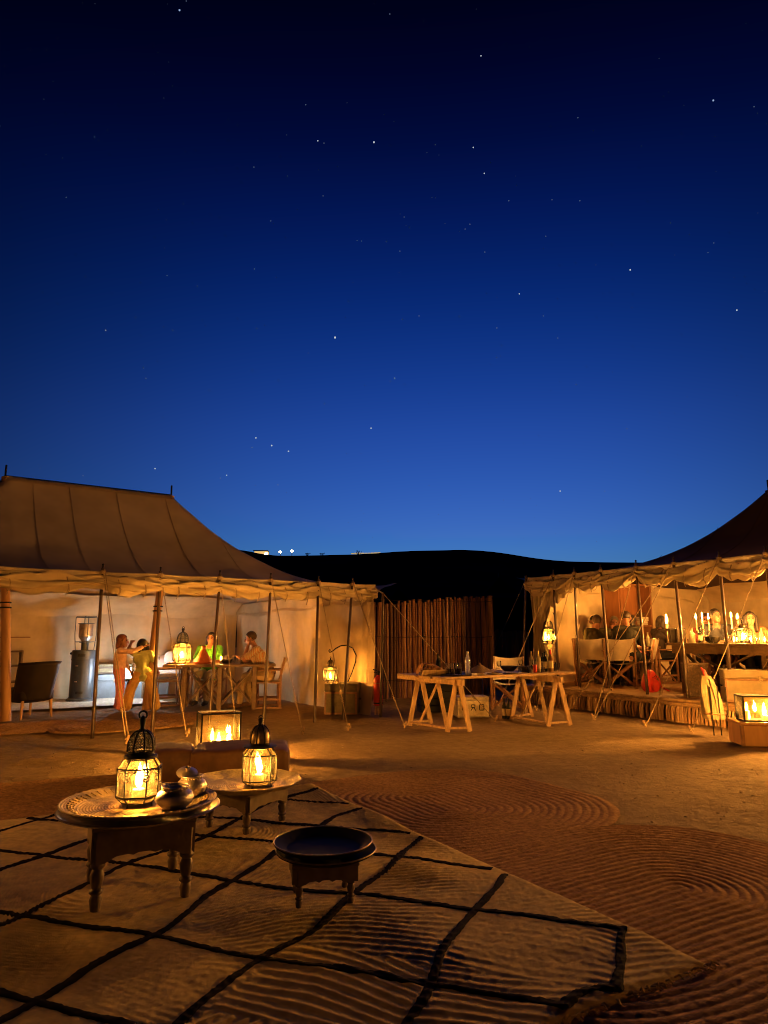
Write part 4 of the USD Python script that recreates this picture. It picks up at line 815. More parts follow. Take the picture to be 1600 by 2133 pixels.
# silver trunk, wine bottles, bins and chair round the trestle table
TINSHEET = M('hammered_tin', (.72, .60, .40), .45, .25, var=.25, scale=18, bump=.010, bscale=22)
b = gp(987, 1496); tk = thing('tin_trunk', 'hammered silver tin trunk with dark handles on the ground under the trestle table', 'trunk', b, 6)
part(tk, 'box', bx(.50, .34, .27, (0, .17, .145), .012), TINSHEET); part(tk, 'lid', bx(.515, .355, .05, (0, .17, .305), .012), TINSHEET)
for z in (.018, .275): part(tk, 'edge_band', bx(.512, .352, .018, (0, .17, z), .004), SILVER)
for x_ in (-.15, .13):
    part(tk, 'handle', tube([(x_ + .035 * max(-1, min(1, 1.35 * math.cos(a))), -.012, .165 + .042 * max(-1, min(1, 1.3 * math.sin(a)))) for a in np.linspace(0, 2 * np.pi, 25)], .0065, 6, False), IRON, True)
for p, q in (((-.035, .205), (.02, .205)), ((-.035, .205), (-.035, .165)), ((-.012, .165), (-.045, .115)), ((.0, .165), (.035, .115)), ((.02, .205), (.02, .165)), ((-.035, .165), (.02, .165))): part(tk, 'hasp', tube([(p[0], -.009, p[1]), (q[0], -.009, q[1])], .006, 5), IRON)
for x_ in (-.2, .2): part(tk, 'latch', bx(.03, .012, .05, (x_, -.006, .28), .003), SILVER)
bottle('left dark wine bottle standing on the sand by the right trestle', gp(1051, 1497), .31, labelcol=(.4, .3, .2), group='wine bottles on the sand'); bottle('right dark wine bottle standing on the sand by the right trestle', gp(1060, 1498), .31, labelcol=(.3, .2, .1), group='wine bottles on the sand')
DARKBIN = M('dark_bin', (.012, .010, .009), .6, var=.2)
for px, w, lab in ((900, .42, 'dark crate in the shadow behind the left trestle'), (934, .3, 'smaller dark crate right of the other, behind the left trestle')):
    b = gp(px, 1486) + [0, .25, 0]; t = thing('dark_crate', lab, 'crate', b, 10)
    for k in range(4):
        for s in (-1, 1): part(t, 'slat', bx(w, .014, .10, (0, s * .17, .06 + k * .115), .003), DARKBIN); part(t, 'slat', bx(.014, .33, .10, (s * w / 2, 0, .06 + k * .115), .003), DARKBIN)
    part(t, 'bottom', bx(w, .33, .015, (0, 0, .012), .002), DARKBIN)

# ------------------------------------------------------------------ chairs
def director_chair(label, loc, rot, group=None):
    t = thing('director_chair', label, 'chair', loc, rot, group); w, d, sh, ah = .54, .44, .45, .66
    for s in (-1, 1):
        part(t, 'front_post', beam((s * w / 2, d / 2, 0.02), (s * w / 2, d / 2, ah), .028, .04), CHAIRWOOD)
        part(t, 'rear_post', beam((s * w / 2, -d / 2, 0.02), (s * w / 2, -d / 2 - .01, ah), .028, .04), CHAIRWOOD)
        part(t, 'back_upright', beam((s * (w / 2 - .005), -d / 2 - .0, ah - .12), (s * (w / 2 - .005), -d / 2 - .07, .89), .026, .034), CHAIRWOOD)
        part(t, 'armrest', beam((s * w / 2, -d / 2 - .03, ah + .012), (s * w / 2, d / 2 + .03, ah + .012), .05, .024), CHAIRWOOD)
        part(t, 'side_rail', beam((s * w / 2, -d / 2, .16), (s * w / 2, d / 2, .16), .022, .034), CHAIRWOOD); part(t, 'foot_rail', beam((s * w / 2, -d / 2 - .04, .018), (s * w / 2, d / 2 + .04, .018), .034, .03), CHAIRWOOD)
        part(t, 'seat_rail', beam((s * (w / 2 - .03), -d / 2 + .01, sh), (s * (w / 2 - .03), d / 2 - .01, sh), .03, .03), CHAIRWOOD)
    for y_ in (-d / 2 + .04, d / 2 - .04):
        part(t, 'cross_leg', beam((-w / 2 + .02, y_ + .012, .04), (w / 2 - .04, y_ + .012, sh - .01), .022, .036), CHAIRWOOD); part(t, 'cross_leg', beam((w / 2 - .02, y_ - .012, .04), (-w / 2 + .04, y_ - .012, sh - .01), .022, .036), CHAIRWOOD)
    q = [[(x_, y_, sh + .018 - .045 * (1 - (x_ / (w / 2 - .02)) ** 2)) for x_ in np.linspace(-w / 2 + .02, w / 2 - .02, 13)] for y_ in np.linspace(-d / 2 + .02, d / 2 - .02, 5)]
    part(t, 'seat_canvas', grid(np.array(q)), COTTON, True)
    q = [[(x_, -d / 2 - .005 - .07 * (z - ah) / .25 - .05 * (1 - (x_ / (w / 2)) ** 2), z + .03 * (x_ / (w / 2)) ** 2 * (1 if z > .7 else -.5)) for x_ in np.linspace(-w / 2 - .012, w / 2 + .012, 15)] for z in np.linspace(.50, .875, 8)]
    part(t, 'back_canvas', grid(np.array(q)), COTTON, True)
    return t
ch0 = director_chair('empty canvas director chair standing behind the trestle table', gp(1062, 1478) + [0, .1, 0], 165)

# ------------------------------------------------------------------ between tents: chests, crook lantern, extinguisher
OLIVE = M('olive_trunk_tin', (.14, .11, .055), .6, var=.3, scale=9, bump=.001, bscale=60)
def chest(name, label, loc, rot, w, d, h, look, band=CHAIRWOOD, latch=BRASS, cat='trunk', group=None):
    t = thing(name, label, cat, loc, rot, group); lh = h * .26
    part(t, 'box', bx(w, d, h - lh - .004, (0, 0, (h - lh) / 2), .008), look); part(t, 'lid', bx(w + .012, d + .012, lh, (0, 0, h - lh / 2), .012), look)
    for s in (-1, 1):
        for z in (.02, h - lh - .02): part(t, 'edge_strip', bx(w + .01, .012, .03, (0, s * (d / 2 + .002), z), .003), band)
        for s2 in (-1, 1): part(t, 'corner_strip', bx(.03, .012, h - lh - .02, (s2 * (w / 2 - .013), s * (d / 2 + .004), (h - lh) / 2), .003), band)
    part(t, 'latch', cat_([bx(.05, .014, .07, (0, -d / 2 - .008, h - lh), .003), tube([(.018 * math.cos(x), -d / 2 - .02, h - lh - .03 + .02 * math.sin(x)) for x in np.linspace(0, 2 * np.pi, 13)], .004, 5, False)]), latch)
    for s in (-1, 1): part(t, 'handle', tube([(s * (w / 2 + .008), -.06, h * .5), (s * (w / 2 + .03), -.05, h * .47), (s * (w / 2 + .03), .05, h * .47), (s * (w / 2 + .008), .06, h * .5)], .007, 6), IRON)
    return t
c1 = gp(712, 1490); chest('storage_trunk', 'olive tin trunk with wooden corner strips beside the tent corner', c1 + [0, .28, 0], -6, .54, .46, .50, OLIVE)
c2 = gp(690, 1480) + [0, .45, 0]; 
ch_ = gp(690, 1484)
lp = c1 + [-.20, .26, .505]
lantern('lit hexagonal glass lantern on the olive trunk under the iron crook', at(688, 1427, c1[1] + .22) * [1, 1, 0] + [0, 0, .505], 5, 6, .125, .045, .21, .25, .085, .05, .09, .43, 3.2, None, pierced=False, fs=1.3, bar=.005)
ck = thing('iron_crook', 'black iron shepherd crook bending over the trunk lantern', 'crook', gp(722, 1482), 0)
yk = gp(722, 1482)[1]
part(ck, 'rod', tube([at(px, py, yk) for px, py in ((722, 1484), (722, 1450), (725, 1420), (733, 1402), (741, 1378), (742, 1365), (735, 1350), (722, 1344), (710, 1345), (699, 1351), (692, 1357), (687, 1359), (685, 1356), (687, 1353), (689, 1355))], .011, 8), IRON, True, world=True)
ex = thing('fire_extinguisher', 'red fire extinguisher hanging at the corner of the brown-roofed tent', 'fire extinguisher', gp(788, 1490) + [0, .04, 0], 0)
ez = at(788, 1470, gp(788, 1490)[1])[2]
part(ex, 'cylinder', tf(lathe([(0, 0), (.07, 0), (.078, .015), (.078, .40), (.068, .44), (.03, .475), (.024, .49), (0, .49)], 24), (0, 0, ez)), RED, 40)
part(ex, 'base_ring', tf(lathe([(.079, .03), (.0805, .035), (.0805, .045), (.079, .05)], 24), (0, 0, ez)), IRON); part(ex, 'valve', tf(cat_([tube([(0, 0, .48), (0, 0, .56)], .018, 8), bx(.13, .022, .016, (-.03, 0, .56), .004, ry=18), bx(.11, .02, .014, (-.02, 0, .53), .004)]), (0, 0, ez)), IRON)
part(ex, 'hose', tube([np.array([.02, -.03, ez + .53]), np.array([.10, -.03, ez + .50]), np.array([.135, -.02, ez + .36]), np.array([.125, -.02, ez + .2]), np.array([.13, -.02, ez + .06])], .012, 7), IRON, True)
part(ex, 'strap', tf(tube([(.08 * math.cos(x), .08 * math.sin(x), .36) for x in np.linspace(0, 2 * np.pi, 25)], .006, 5, False), (0, 0, ez)), ROPE)
for px, lab in ((777, 'left leg'), (786, 'right leg')):
    pass
part(ex, 'stand', cat_([tube([(-.03, .02, ez + .01), (-.05, .02, 0)], .018, 6), tube([(.03, .02, ez + .01), (.05, .02, 0)], .018, 6), tube([(.0, .07, ez + .01), (.0, .12, 0)], .018, 6)]), PINE)

# ------------------------------------------------------------------ people
ICO = trimesh.creation.icosphere(1, 1.0).vertices
def bone(p0, r0, p1, r1): return m3.Manifold.hull_points(np.vstack([ICO * r0 + np.array(p0, float), ICO * r1 + np.array(p1, float)]).astype(np.float64))
def blob(p, r): return m3.Manifold.hull_points((ICO * np.array(r) + np.array(p, float)).astype(np.float64))
def fuse(ms, ref=.03, wr=0.0, seed=0):
    u = m3.Manifold.batch_boolean(ms, m3.OpType.Add).refine_to_length(ref).to_mesh(); g = trimesh.Trimesh(u.vert_properties[:, :3], u.tri_verts, process=True)
    trimesh.smoothing.filter_taubin(g, .5, .53, 8)
    if wr: v = g.vertices; g.vertices = v + g.vertex_normals * ((meshkit.fbm(v * 16, 3, seed) - .5) * wr)[:, None]
    return g
def cloth(name, col, var=.15): return M('cloth_' + name, col, .9, var=var, scale=16, bump=.001, bscale=200, spec=.1, trans=.04)
HAIRS = {}
def hairlook(name, col): return M('hair_' + name, col, .55, var=.35, scale=40, stretch=(1, 1, .3), bump=.002, bscale=160)
def person(label, loc, rot, J, shirt, pants, hair, hairstyle='short', shorts=False, sleeves='short', s=1.0, shoes=None, yaw=0, pitch=0, skirtwide=0.0, face=True, group=None, barefoot=False, seed=1, longhem=False, stature='adult'):
    t = thing('person', label, 'person', loc, rot, group)
    A = lambda k: np.array(J[k], float) * s
    R_ = trimesh.transformations; hm = R_.euler_matrix(math.radians(pitch), 0, math.radians(yaw), 'rxyz')[:3, :3]
    hs = s if stature == 'adult' else s * 1.22
    hc = A('head'); hd = lambda p: hc + hm @ (np.array(p, float) * hs)
    pel, che, nec = A('pelvis'), A('chest'), A('neck'); ms = []
    r = lambda v: v * s
    ax = (A('shR') - A('shL')); ax /= np.linalg.norm(ax)
    ms += [bone(pel - ax * r(.075), r(.105), pel + ax * r(.075), r(.105)), bone(pel, r(.125), (pel + che) / 2, r(.118)), bone((pel + che) / 2, r(.118), che, r(.13))]
    ms += [bone(che - ax * r(.07), r(.11), che + ax * r(.07), r(.11)), bone(A('shL') + ax * r(.02), r(.062), A('shR') - ax * r(.02), r(.062)), bone(che, r(.11), nec - (nec - che) * .25, r(.075)), bone(nec - (nec - che) * .25, r(.06), hd((0, -.015, -.06)), r(.05))]
    # head: cranium, face, jaw, nose, ears
    def hb(p, q): ms.append(m3.Manifold.hull_points(np.vstack([hm @ (ICO * np.array(a[1]) * hs + np.array(a[0]) * hs)[..., None] if False else (hm @ ((ICO * np.array(a[1]) + np.array(a[0])) * hs).T).T + hc for a in (p, q)])))
    hb(((0, -.018, .035), (.078, .092, .085)), ((0, .03, -.02), (.064, .062, .075))); hb(((0, .03, -.02), (.062, .06, .07)), ((0, .052, -.085), (.034, .034, .03)))
    hb(((0, .094, .005), (.011, .009, .012)), ((0, .108, -.028), (.016, .014, .011)))
    for sx in (-1, 1): hb(((sx * .078, -.005, .0), (.012, .018, .028)), ((sx * .074, .0, -.025), (.010, .014, .014)))
    for S in 'LR':
        ms += [bone(A('sh' + S), r(.058), A('el' + S), r(.042)), bone(A('el' + S), r(.042), A('wr' + S), r(.028))]
        ms += [bone(pel + (ax if S == 'R' else -ax) * r(.09), r(.095), A('kn' + S), r(.062)), bone(A('kn' + S), r(.060), A('an' + S), r(.038))]
        kd = A('an' + S); fw = np.array(J.get('toe' + S, (0, .16, -.05)), float) * s
        ms += [bone(kd + [0, 0, r(-.03)], r(.036), kd + fw, r(.03))]
        # hand: palm and five fingers
        w, e = A('wr' + S), A('el' + S); d = (w - e) / np.linalg.norm(w - e); hd_dir = np.array(J.get('hd' + S, d), float); hd_dir /= np.linalg.norm(hd_dir)
        sd = np.cross(hd_dir, [0, 0, 1.0] if abs(hd_dir[2]) < .9 else [0, 1.0, 0]); sd /= np.linalg.norm(sd); up = np.cross(sd, hd_dir); sg = 1 if S == 'R' else -1
        pc = w + hd_dir * r(.085); ms.append(m3.Manifold.hull_points(np.vstack([ICO * r(.016) + q for q in (w + sd * r(.016), w - sd * r(.016), pc + sd * r(.034), pc - sd * r(.034))])))
        for k, ln in enumerate((.066, .075, .070, .055)):
            b0_ = pc + sd * r((-.030 + .020 * k)) * sg; b1_ = b0_ + hd_dir * r(ln * .55) - up * r(.012); b2_ = b1_ + hd_dir * r(ln * .35) - up * r(.026); ms += [bone(b0_, r(.0092), b1_, r(.0085)), bone(b1_, r(.0085), b2_, r(.0072))]
        t0 = w + hd_dir * r(.03) - sd * sg * r(.026); t1_ = t0 + hd_dir * r(.035) - sd * sg * r(.028); ms += [bone(t0, r(.012), t1_, r(.0095)), bone(t1_, r(.0095), t1_ + hd_dir * r(.03) - up * r(.008), r(.008))]
    part(t, 'body', fuse(ms, .022 * max(s, .7)), SKIN, True)
    # shirt
    g = [bone(pel + [0, 0, r(.05 if not longhem else -.04)], r(.138), (pel + che) / 2, r(.137)), bone((pel + che) / 2, r(.137), che, r(.145)), bone(pel - ax * r(.07) + [0, 0, r(.03)], r(.118), pel + ax * r(.07) + [0, 0, r(.03)], r(.118)), bone(che - ax * r(.07), r(.122), che + ax * r(.07), r(.122)), bone(A('shL') + ax * r(.02), r(.07), A('shR') - ax * r(.02), r(.07)), bone(che, r(.12), nec - (nec - che) * .33, r(.078))]
    for S in 'LR':
        e = A('el' + S); sh = A('sh' + S)
        if sleeves == 'long': g += [bone(sh, r(.070), e, r(.056)), bone(e, r(.056), A('wr' + S) + (e - A('wr' + S)) * .1, r(.040))]
        elif sleeves == 'short': g += [bone(sh, r(.072), sh + (e - sh) * .72, r(.064))]
        else: g += [bone(sh, r(.068), sh + (e - sh) * .2, r(.066))]
    part(t, 'shirt', fuse(g, .03, .022 * s, seed), shirt, True)
    g = [bone(pel - ax * r(.078), r(.122), pel + ax * r(.078), r(.122))]
    for S in 'LR':
        k_, a_ = A('kn' + S), A('an' + S); h_ = pel + (ax if S == 'R' else -ax) * r(.09)
        if shorts: g += [bone(h_, r(.112), h_ + (k_ - h_) * .82, r(.088))]
        else: g += [bone(h_, r(.11), k_, r(.078 + skirtwide * .5)), bone(k_, r(.077 + skirtwide * .5), a_ + (k_ - a_) * .06, r(.058 + skirtwide))]
    part(t, 'trousers', fuse(g, .035, .022 * s, seed + 3), pants, True)
    if not barefoot:
        for S in 'LR':
            kd = A('an' + S); fw = np.array(J.get('toe' + S, (0, .16, -.05)), float) * s
            part(t, 'shoe', fuse([bone(kd + np.array([0, -.01, -.035]) * s, r(.046), kd + fw * .9, r(.042)), bone(kd + fw * .5 + [0, 0, r(-.012)], r(.045), kd + fw, r(.038))], .03), shoes or M('dark_shoe', (.04, .03, .025), .6), True)
    # hair
    hl = hair; big = (hm @ ((trimesh.creation.icosphere(3, 1.0).vertices * np.array([.087, .102, .096]) + np.array([0, -.02, .038])) * hs).T).T + hc
    cap_ = m3.Manifold.hull_points(big); nrm_f = hm @ np.array([0, .86, -.52]); cap_ = cap_.trim_by_plane(-nrm_f, float(-(nrm_f @ hd((0, .040, .035)))))
    low = hm @ np.array([0, .22, 1.0]); low /= np.linalg.norm(low); cap_ = cap_.trim_by_plane(low, float(low @ hd((0, 0, -.052 if hairstyle != 'bald' else -.02))))
    hp = [cap_]
    if hairstyle == 'long':
        for x_ in (-.062, 0, .062): hp.append(bone(hd((x_, -.045, .03)), .055 * hs, hd((x_ * 1.35, -.055 + .03 * abs(x_) / .062, -.20)), .042 * hs))
        for x_ in (-.082, .082): hp.append(bone(hd((x_ * .9, .01, .05)), .028 * hs, hd((x_ * 1.1, .015, -.19)), .026 * hs))
    if hairstyle == 'bob':
        for x_ in (-.07, 0, .07): hp.append(bone(hd((x_, -.04, .02)), .05 * hs, hd((x_ * 1.15, -.05, -.10)), .042 * hs))
    if hairstyle in ('bun', 'cap'): hp.append(blob(hd((0, -.135, .0)), (.036 * hs, .04 * hs, .036 * hs))); hp.append(bone(hd((0, -.1, .02)), .02 * hs, hd((0, -.13, .0)), .025 * hs))
    g = fuse(hp, .022, .006 if hairstyle != 'bald' else .001, seed + 5); part(t, 'hair', g, hl, True)
    if hairstyle == 'cap':
        part(t, 'cap', fuse([m3.Manifold.hull_points((hm @ ((trimesh.creation.icosphere(3, 1.0).vertices * np.array([.094, .108, .092]) + np.array([0, -.016, .046])) * hs).T).T + hc).trim_by_plane(hm @ np.array([0, 0, 1.0]), float((hm @ np.array([0, 0, 1.0])) @ hd((0, 0, .045)))), bone(hd((-.04, .09, .055)), .012, hd((.04, .09, .055)), .012), bone(hd((-.035, .15, .045)), .010, hd((.035, .15, .045)), .010)], .03), cloth('black', (.015, .013, .012)), True)
    if face:
        for sx in (-1, 1):
            part(t, 'eye', trimesh.Trimesh((hm @ ((trimesh.creation.icosphere(1, 1.0).vertices * np.array([.013, .007, .0085]) + np.array([sx * .031, .0815, .012])) * hs).T).T + hc, trimesh.creation.icosphere(1, 1.0).faces), M('dark_eye', (.03, .02, .015), .2), True)
            part(t, 'brow', tube([hd((sx * .014, .090, .032)), hd((sx * .032, .087, .037)), hd((sx * .05, .074, .030))], .0045 * hs, 5), hl, True)
        part(t, 'mouth', tube([hd((-.024, .079, -.058)), hd((0, .091, -.056)), hd((.024, .079, -.058))], [.004 * hs, .0065 * hs, .004 * hs], 6), M('lips', (.42, .13, .09), .45), True)
    t.hd = hd; return t
def seated(lean=.05, arm='table', knee=.44, spread=.10, sw=.19, seat=.50):
    J = dict(pelvis=(0, 0, seat + .06), chest=(0, lean, seat + .42), neck=(0, lean * 1.35, seat + .59), head=(0, lean * 1.6 + .02, seat + .73), shL=(-sw, lean * 1.1, seat + .53), shR=(sw, lean * 1.1, seat + .53),
             knL=(-spread, knee, seat + .04), knR=(spread, knee, seat + .04), anL=(-spread, knee + .02, .09), anR=(spread, knee + .02, .09))
    if arm == 'table': J.update(elL=(-sw - .05, lean + .14, seat + .28), elR=(sw + .05, lean + .14, seat + .28), wrL=(-.13, lean + .37, seat + .31), wrR=(.13, lean + .37, seat + .31))
    if arm == 'mouth': J.update(elL=(-sw, lean + .24, seat + .36), elR=(sw - .02, lean + .24, seat + .36), wrL=(-.045, lean + .24, seat + .57), wrR=(.045, lean + .24, seat + .57), hdL=(.02, -.05, .12), hdR=(-.02, -.05, .12))
    if arm == 'lap': J.update(elL=(-sw - .06, lean - .02, seat + .24), elR=(sw + .06, lean - .02, seat + .24), wrL=(-.13, .24, seat + .18), wrR=(.13, .24, seat + .18))
    if arm == 'glass': J.update(elL=(-sw - .05, lean + .14, seat + .28), elR=(sw + .08, lean + .16, seat + .28), wrL=(-.13, lean + .37, seat + .31), wrR=(.10, lean + .36, seat + .42))
    return J

# ------------------------------------------------------------------ inside the brown-roofed tent
PALERUG = M('pale_woven_rug', (.60, .56, .46), .95, var=.25, scale=24, bump=.006, bscale=120, spec=.05)
TL = left_tent.P
def on_left(px, py): q = gp(px, py); return q
pr0 = []; aa = np.linspace(2.2, 7.6, 170); bb_ = np.linspace(3.75, 5.72, 70)
q = np.array([[TL(a, b + .03 * math.sin(a * 3), .018 + .012 * (meshkit.noise(np.array([a * 6, b * 6, 0])) ) + .004 * abs(math.sin(b * 60))) for a in aa] for b in bb_])
single('woven_rug', grid(q), PALERUG, 'pale woven rug along the back wall of the brown-roofed tent', 'rug', smooth=True)
# dark armchair
ac = thing('armchair', 'dark brown leather armchair seen from behind at the left edge of the photo', 'armchair', gp(48, 1497) + [0, .12, 0], 62)
def cushion_shape(w, d, h, p=6, puff=.03):
    b = trimesh.creation.box([w, d, h]);
    for _ in range(3): b = b.subdivide()
    v = b.vertices; q_ = v / (np.array([w, d, h]) / 2); k = np.sum(np.abs(q_) ** p, 1) ** (1 / p); v = v / np.maximum(k, 1e-6)[:, None] * np.abs(q_).max(1)[:, None]
    v[:, 2] += np.sign(q_[:, 2]) * puff * (1 - q_[:, 0] ** 2) * (1 - q_[:, 1] ** 2); return trimesh.Trimesh(v, b.faces)
part(ac, 'seat', tf(cushion_shape(.62, .62, .20), (0, .05, .36)), BLACKLEATHER, True)
q = []
for z in np.linspace(.30, .86, 12):
    row = []
    for x_ in np.linspace(-1, 1, 19): ww = .33 + .06 * (z - .3); row.append((x_ * ww, -.30 - .22 * (z - .3) + .22 * abs(x_) ** 3.2 - (.02 if z > .82 else 0), z + (.018 * (1 - x_ * x_) if z > .8 else 0)))
    q.append(row)
q = np.array(q); inner = q + np.array([0, .085, -.012]); inner[:, :, 0] *= .86
back = np.concatenate([q, inner[::-1]], 0); back = np.concatenate([back, back[:1]], 0)
part(ac, 'backrest', cat_([grid(back), grid(np.stack([q[:, 0], inner[:, 0]])), grid(np.stack([inner[:, -1], q[:, -1]]))]), BLACKLEATHER, True)
part(ac, 'piping', tube(list(q[:, 0]) + list(q[-1]) + list(q[::-1, -1]), .009, 6), BLACKLEATHER, True)
for x_, y_ in ((-.24, -.2), (.24, -.2), (-.24, .28), (.24, .28)): part(ac, 'leg', tube([(x_, y_, .29), (x_ * 1.12, y_ * 1.12, 0)], [.026, .017], 10), BAMBOO, True)
# gas heater
HEATER = M('blue_grey_steel', (.075, .09, .105), .42, .4, var=.15, scale=8)
ht = thing('patio_heater', 'grey cylindrical gas heater with a glass burner in a wire cage', 'heater', on_left(168, 1462), -12)
part(ht, 'foot', lathe([(0, 0), (.27, 0), (.28, .02), (.27, .06), (.235, .085), (.235, .1), (0, .1)], 36), HEATER, 40)
part(ht, 'cabinet', lathe([(0, .1), (.225, .1), (.225, .80), (.232, .81), (.232, .83), (.225, .84), (.225, .98), (.215, 1.0), (0, 1.0)], 40), HEATER, 40)
part(ht, 'collar', lathe([(.07, 1.0), (.07, 1.14), (.11, 1.14), (.11, 1.15), (0, 1.15)], 24), HEATER, 40)
part(ht, 'burner_glass', lathe([(.05, 1.15), (.075, 1.18), (.125, 1.25), (.13, 1.28), (.13, 1.50), (.125, 1.51), (.0, 1.51)], 28), SILVER, 40)
for k in range(4):
    a = math.pi / 4 + k * math.pi / 2; c, s = math.cos(a), math.sin(a)
    part(ht, 'cage_wire', tube([(.17 * c, .17 * s, 1.0), (.20 * c, .20 * s, 1.3), (.20 * c, .20 * s, 1.64), (.18 * c, .18 * s, 1.66), (0, 0, 1.665)], .0075, 6), HEATER, True)
for z, r_ in ((1.16, .185), (1.52, .15), (1.64, .20)): part(ht, 'cage_ring', tube([(r_ * math.cos(x), r_ * math.sin(x), z) for x in np.linspace(0, 2 * np.pi, 33)], .006, 5, False), HEATER)
for k in range(9):
    for z in (.9, .19): a = -np.pi / 2 + .12 + .07 * k; part(ht, 'vent_slot', bx(.009, .006, .05, (.227 * math.cos(a), .227 * math.sin(a), z), .001, rz=math.degrees(a) - 90), IRON)
for z in (.70, .40): part(ht, 'clasp', bx(.05, .02, .02, (0 + .02, -.232, z), .004), SILVER)
part(ht, 'door_seam', tube([(-.0, -.227, .14), (0, -.227, .78)], .003, 4), IRON); part(ht, 'valve', cat_([tube([(-.22, 0, .93), (-.29, 0, .93)], .02, 8), sph(.028, (-.29, 0, .93), sub=1)]), IRON)
# trunks along the back wall
BLUETIN = M('blue_grey_trunk', (.17, .20, .23), .5, .2, var=.2, scale=7, bump=.001, bscale=50)
b = on_left(220, 1457); chest('storage_trunk', 'blue-grey trunk with brass latch by the heater, wooden box on its lid', b + [0, .25, 0], 35, .80, .45, .50, BLUETIN, band=BLUETIN)
chest('wooden_box', 'weathered wooden box lying on the blue-grey trunk by the heater', b + [0, .25, .51], 35, .70, .40, .19, M('faded_box_wood', (.30, .24, .14), .8, var=.3, scale=14), band=DWOOD, cat='box')
b = on_left(292, 1458); chest('storage_trunk', 'second blue-grey trunk half hidden behind the leaping child', b + [0, .35, 0], 35, .75, .45, .48, BLUETIN, band=BLUETIN)
ss = thing('sofa_cushion', 'white cotton cushion glowing in the lamp light left of the dining table', 'cushion', on_left(322, 1456) + [0, .3, .50], 35)
part(ss, 'cover', tf(cushion_shape(.62, .44, .17, 3.2, .03), (0, 0, .16), rx=62), WHITECLOTH, True)
for s_ in (-1, 1): part(ss, 'stripe', tube([(s_ * .06 + .02 * s_, -.13 + .02, .02), (s_ * .075, -.105, .16), (s_ * .06, -.03, .34)], .006, 5), IRON, True)
s2 = thing('sofa_cushion', 'white cushion with dark ties, upright against the wall behind the table end', 'cushion', on_left(352, 1455) + [0, .3, .50], 30)
part(s2, 'cover', tf(cushion_shape(.50, .48, .15, 3.0, .03), (0, 0, .22), rx=75, ry=8), WHITECLOTH, True)
bench = thing('low_bench', 'low dark bench under the white cushions', 'bench', on_left(335, 1456) + [0, .3, 0], 35)
part(bench, 'seat', bx(1.2, .5, .06, (0, 0, .46)), DWOOD)
for x_ in (-.52, .52):
    for y_ in (-.2, .2): part(bench, 'leg', bx(.06, .06, .43, (x_, y_, .215)), DWOOD)
# cool white lamp near the children
led = on_left(262, 1462); lt = thing('led_lantern', 'small cool-white camping lamp shining between the two children', 'lamp', led + [.0, .05, .0], 0)
part(lt, 'stand', cat_([tube([(0, 0, 0), (0, 0, .40)], .014, 8), lathe([(0, 0), (.11, 0), (.1, .02), (0, .025)], 20)]), IRON)
part(lt, 'base', tf(lathe([(0, 0), (.055, 0), (.055, .04), (0, .04)], 20), (0, 0, .40)), IRON, 40); part(lt, 'shade', tf(lathe([(.05, 0), (.055, .01), (.055, .20), (.05, .21)], 20), (0, 0, .44)), emit('cool_white_lamp', (.88, .93, 1.0), 215.0), True); part(lt, 'lid', tf(lathe([(0, .03), (.03, .025), (.056, .008), (.056, 0), (0, 0)][::-1], 20), (0, 0, .65)), IRON, 40)
# children
K1 = dict(pelvis=(0, 0, .86), chest=(0, .0, 1.19), neck=(0, .01, 1.36), head=(0, .03, 1.50), shL=(-.165, 0, 1.30), shR=(.165, .02, 1.30), elL=(-.20, .05, 1.05), elR=(.14, .27, 1.28), wrL=(-.16, .18, .88), wrR=(.05, .48, 1.38), knL=(-.09, .03, .47), knR=(.10, .06, .47), anL=(-.10, -.02, .09), anR=(.10, .06, .09))
k1 = on_left(243, 1482); person('child with red-brown hair in an orange top and coral trousers, standing sideways by the heater', k1, -82, K1, cloth('orange_pink', (.70, .42, .28)), cloth('coral', (.70, .24, .22)), hairlook('red_brown', (.16, .05, .02)), 'bob', s=.79, sleeves='long', stature='child', barefoot=True, group=None, seed=2, skirtwide=.02, yaw=-8)
K2 = dict(pelvis=(0, -.02, .80), chest=(-.04, .05, 1.11), neck=(-.05, .08, 1.27), head=(-.06, .12, 1.40), shL=(-.20, .02, 1.22), shR=(.12, .04, 1.24), elL=(-.33, .16, 1.34), elR=(.24, -.02, 1.02), wrL=(-.28, .34, 1.46), wrR=(.30, .12, .86), knL=(-.24, .08, .46), knR=(.22, -.04, .46), anL=(-.30, .02, .09), anR=(.30, -.12, .09))
k2 = on_left(293, 1481); person('child in a yellow-green shirt and wide mustard trousers, legs apart in mid-play', k2, 20, K2, cloth('yellow_green', (.50, .52, .20)), cloth('mustard', (.58, .33, .09)), hairlook('dark', (.02, .013, .01)), 'bob', s=.79, sleeves='short', stature='child', barefoot=True, seed=4, skirtwide=.055, yaw=30, longhem=True)
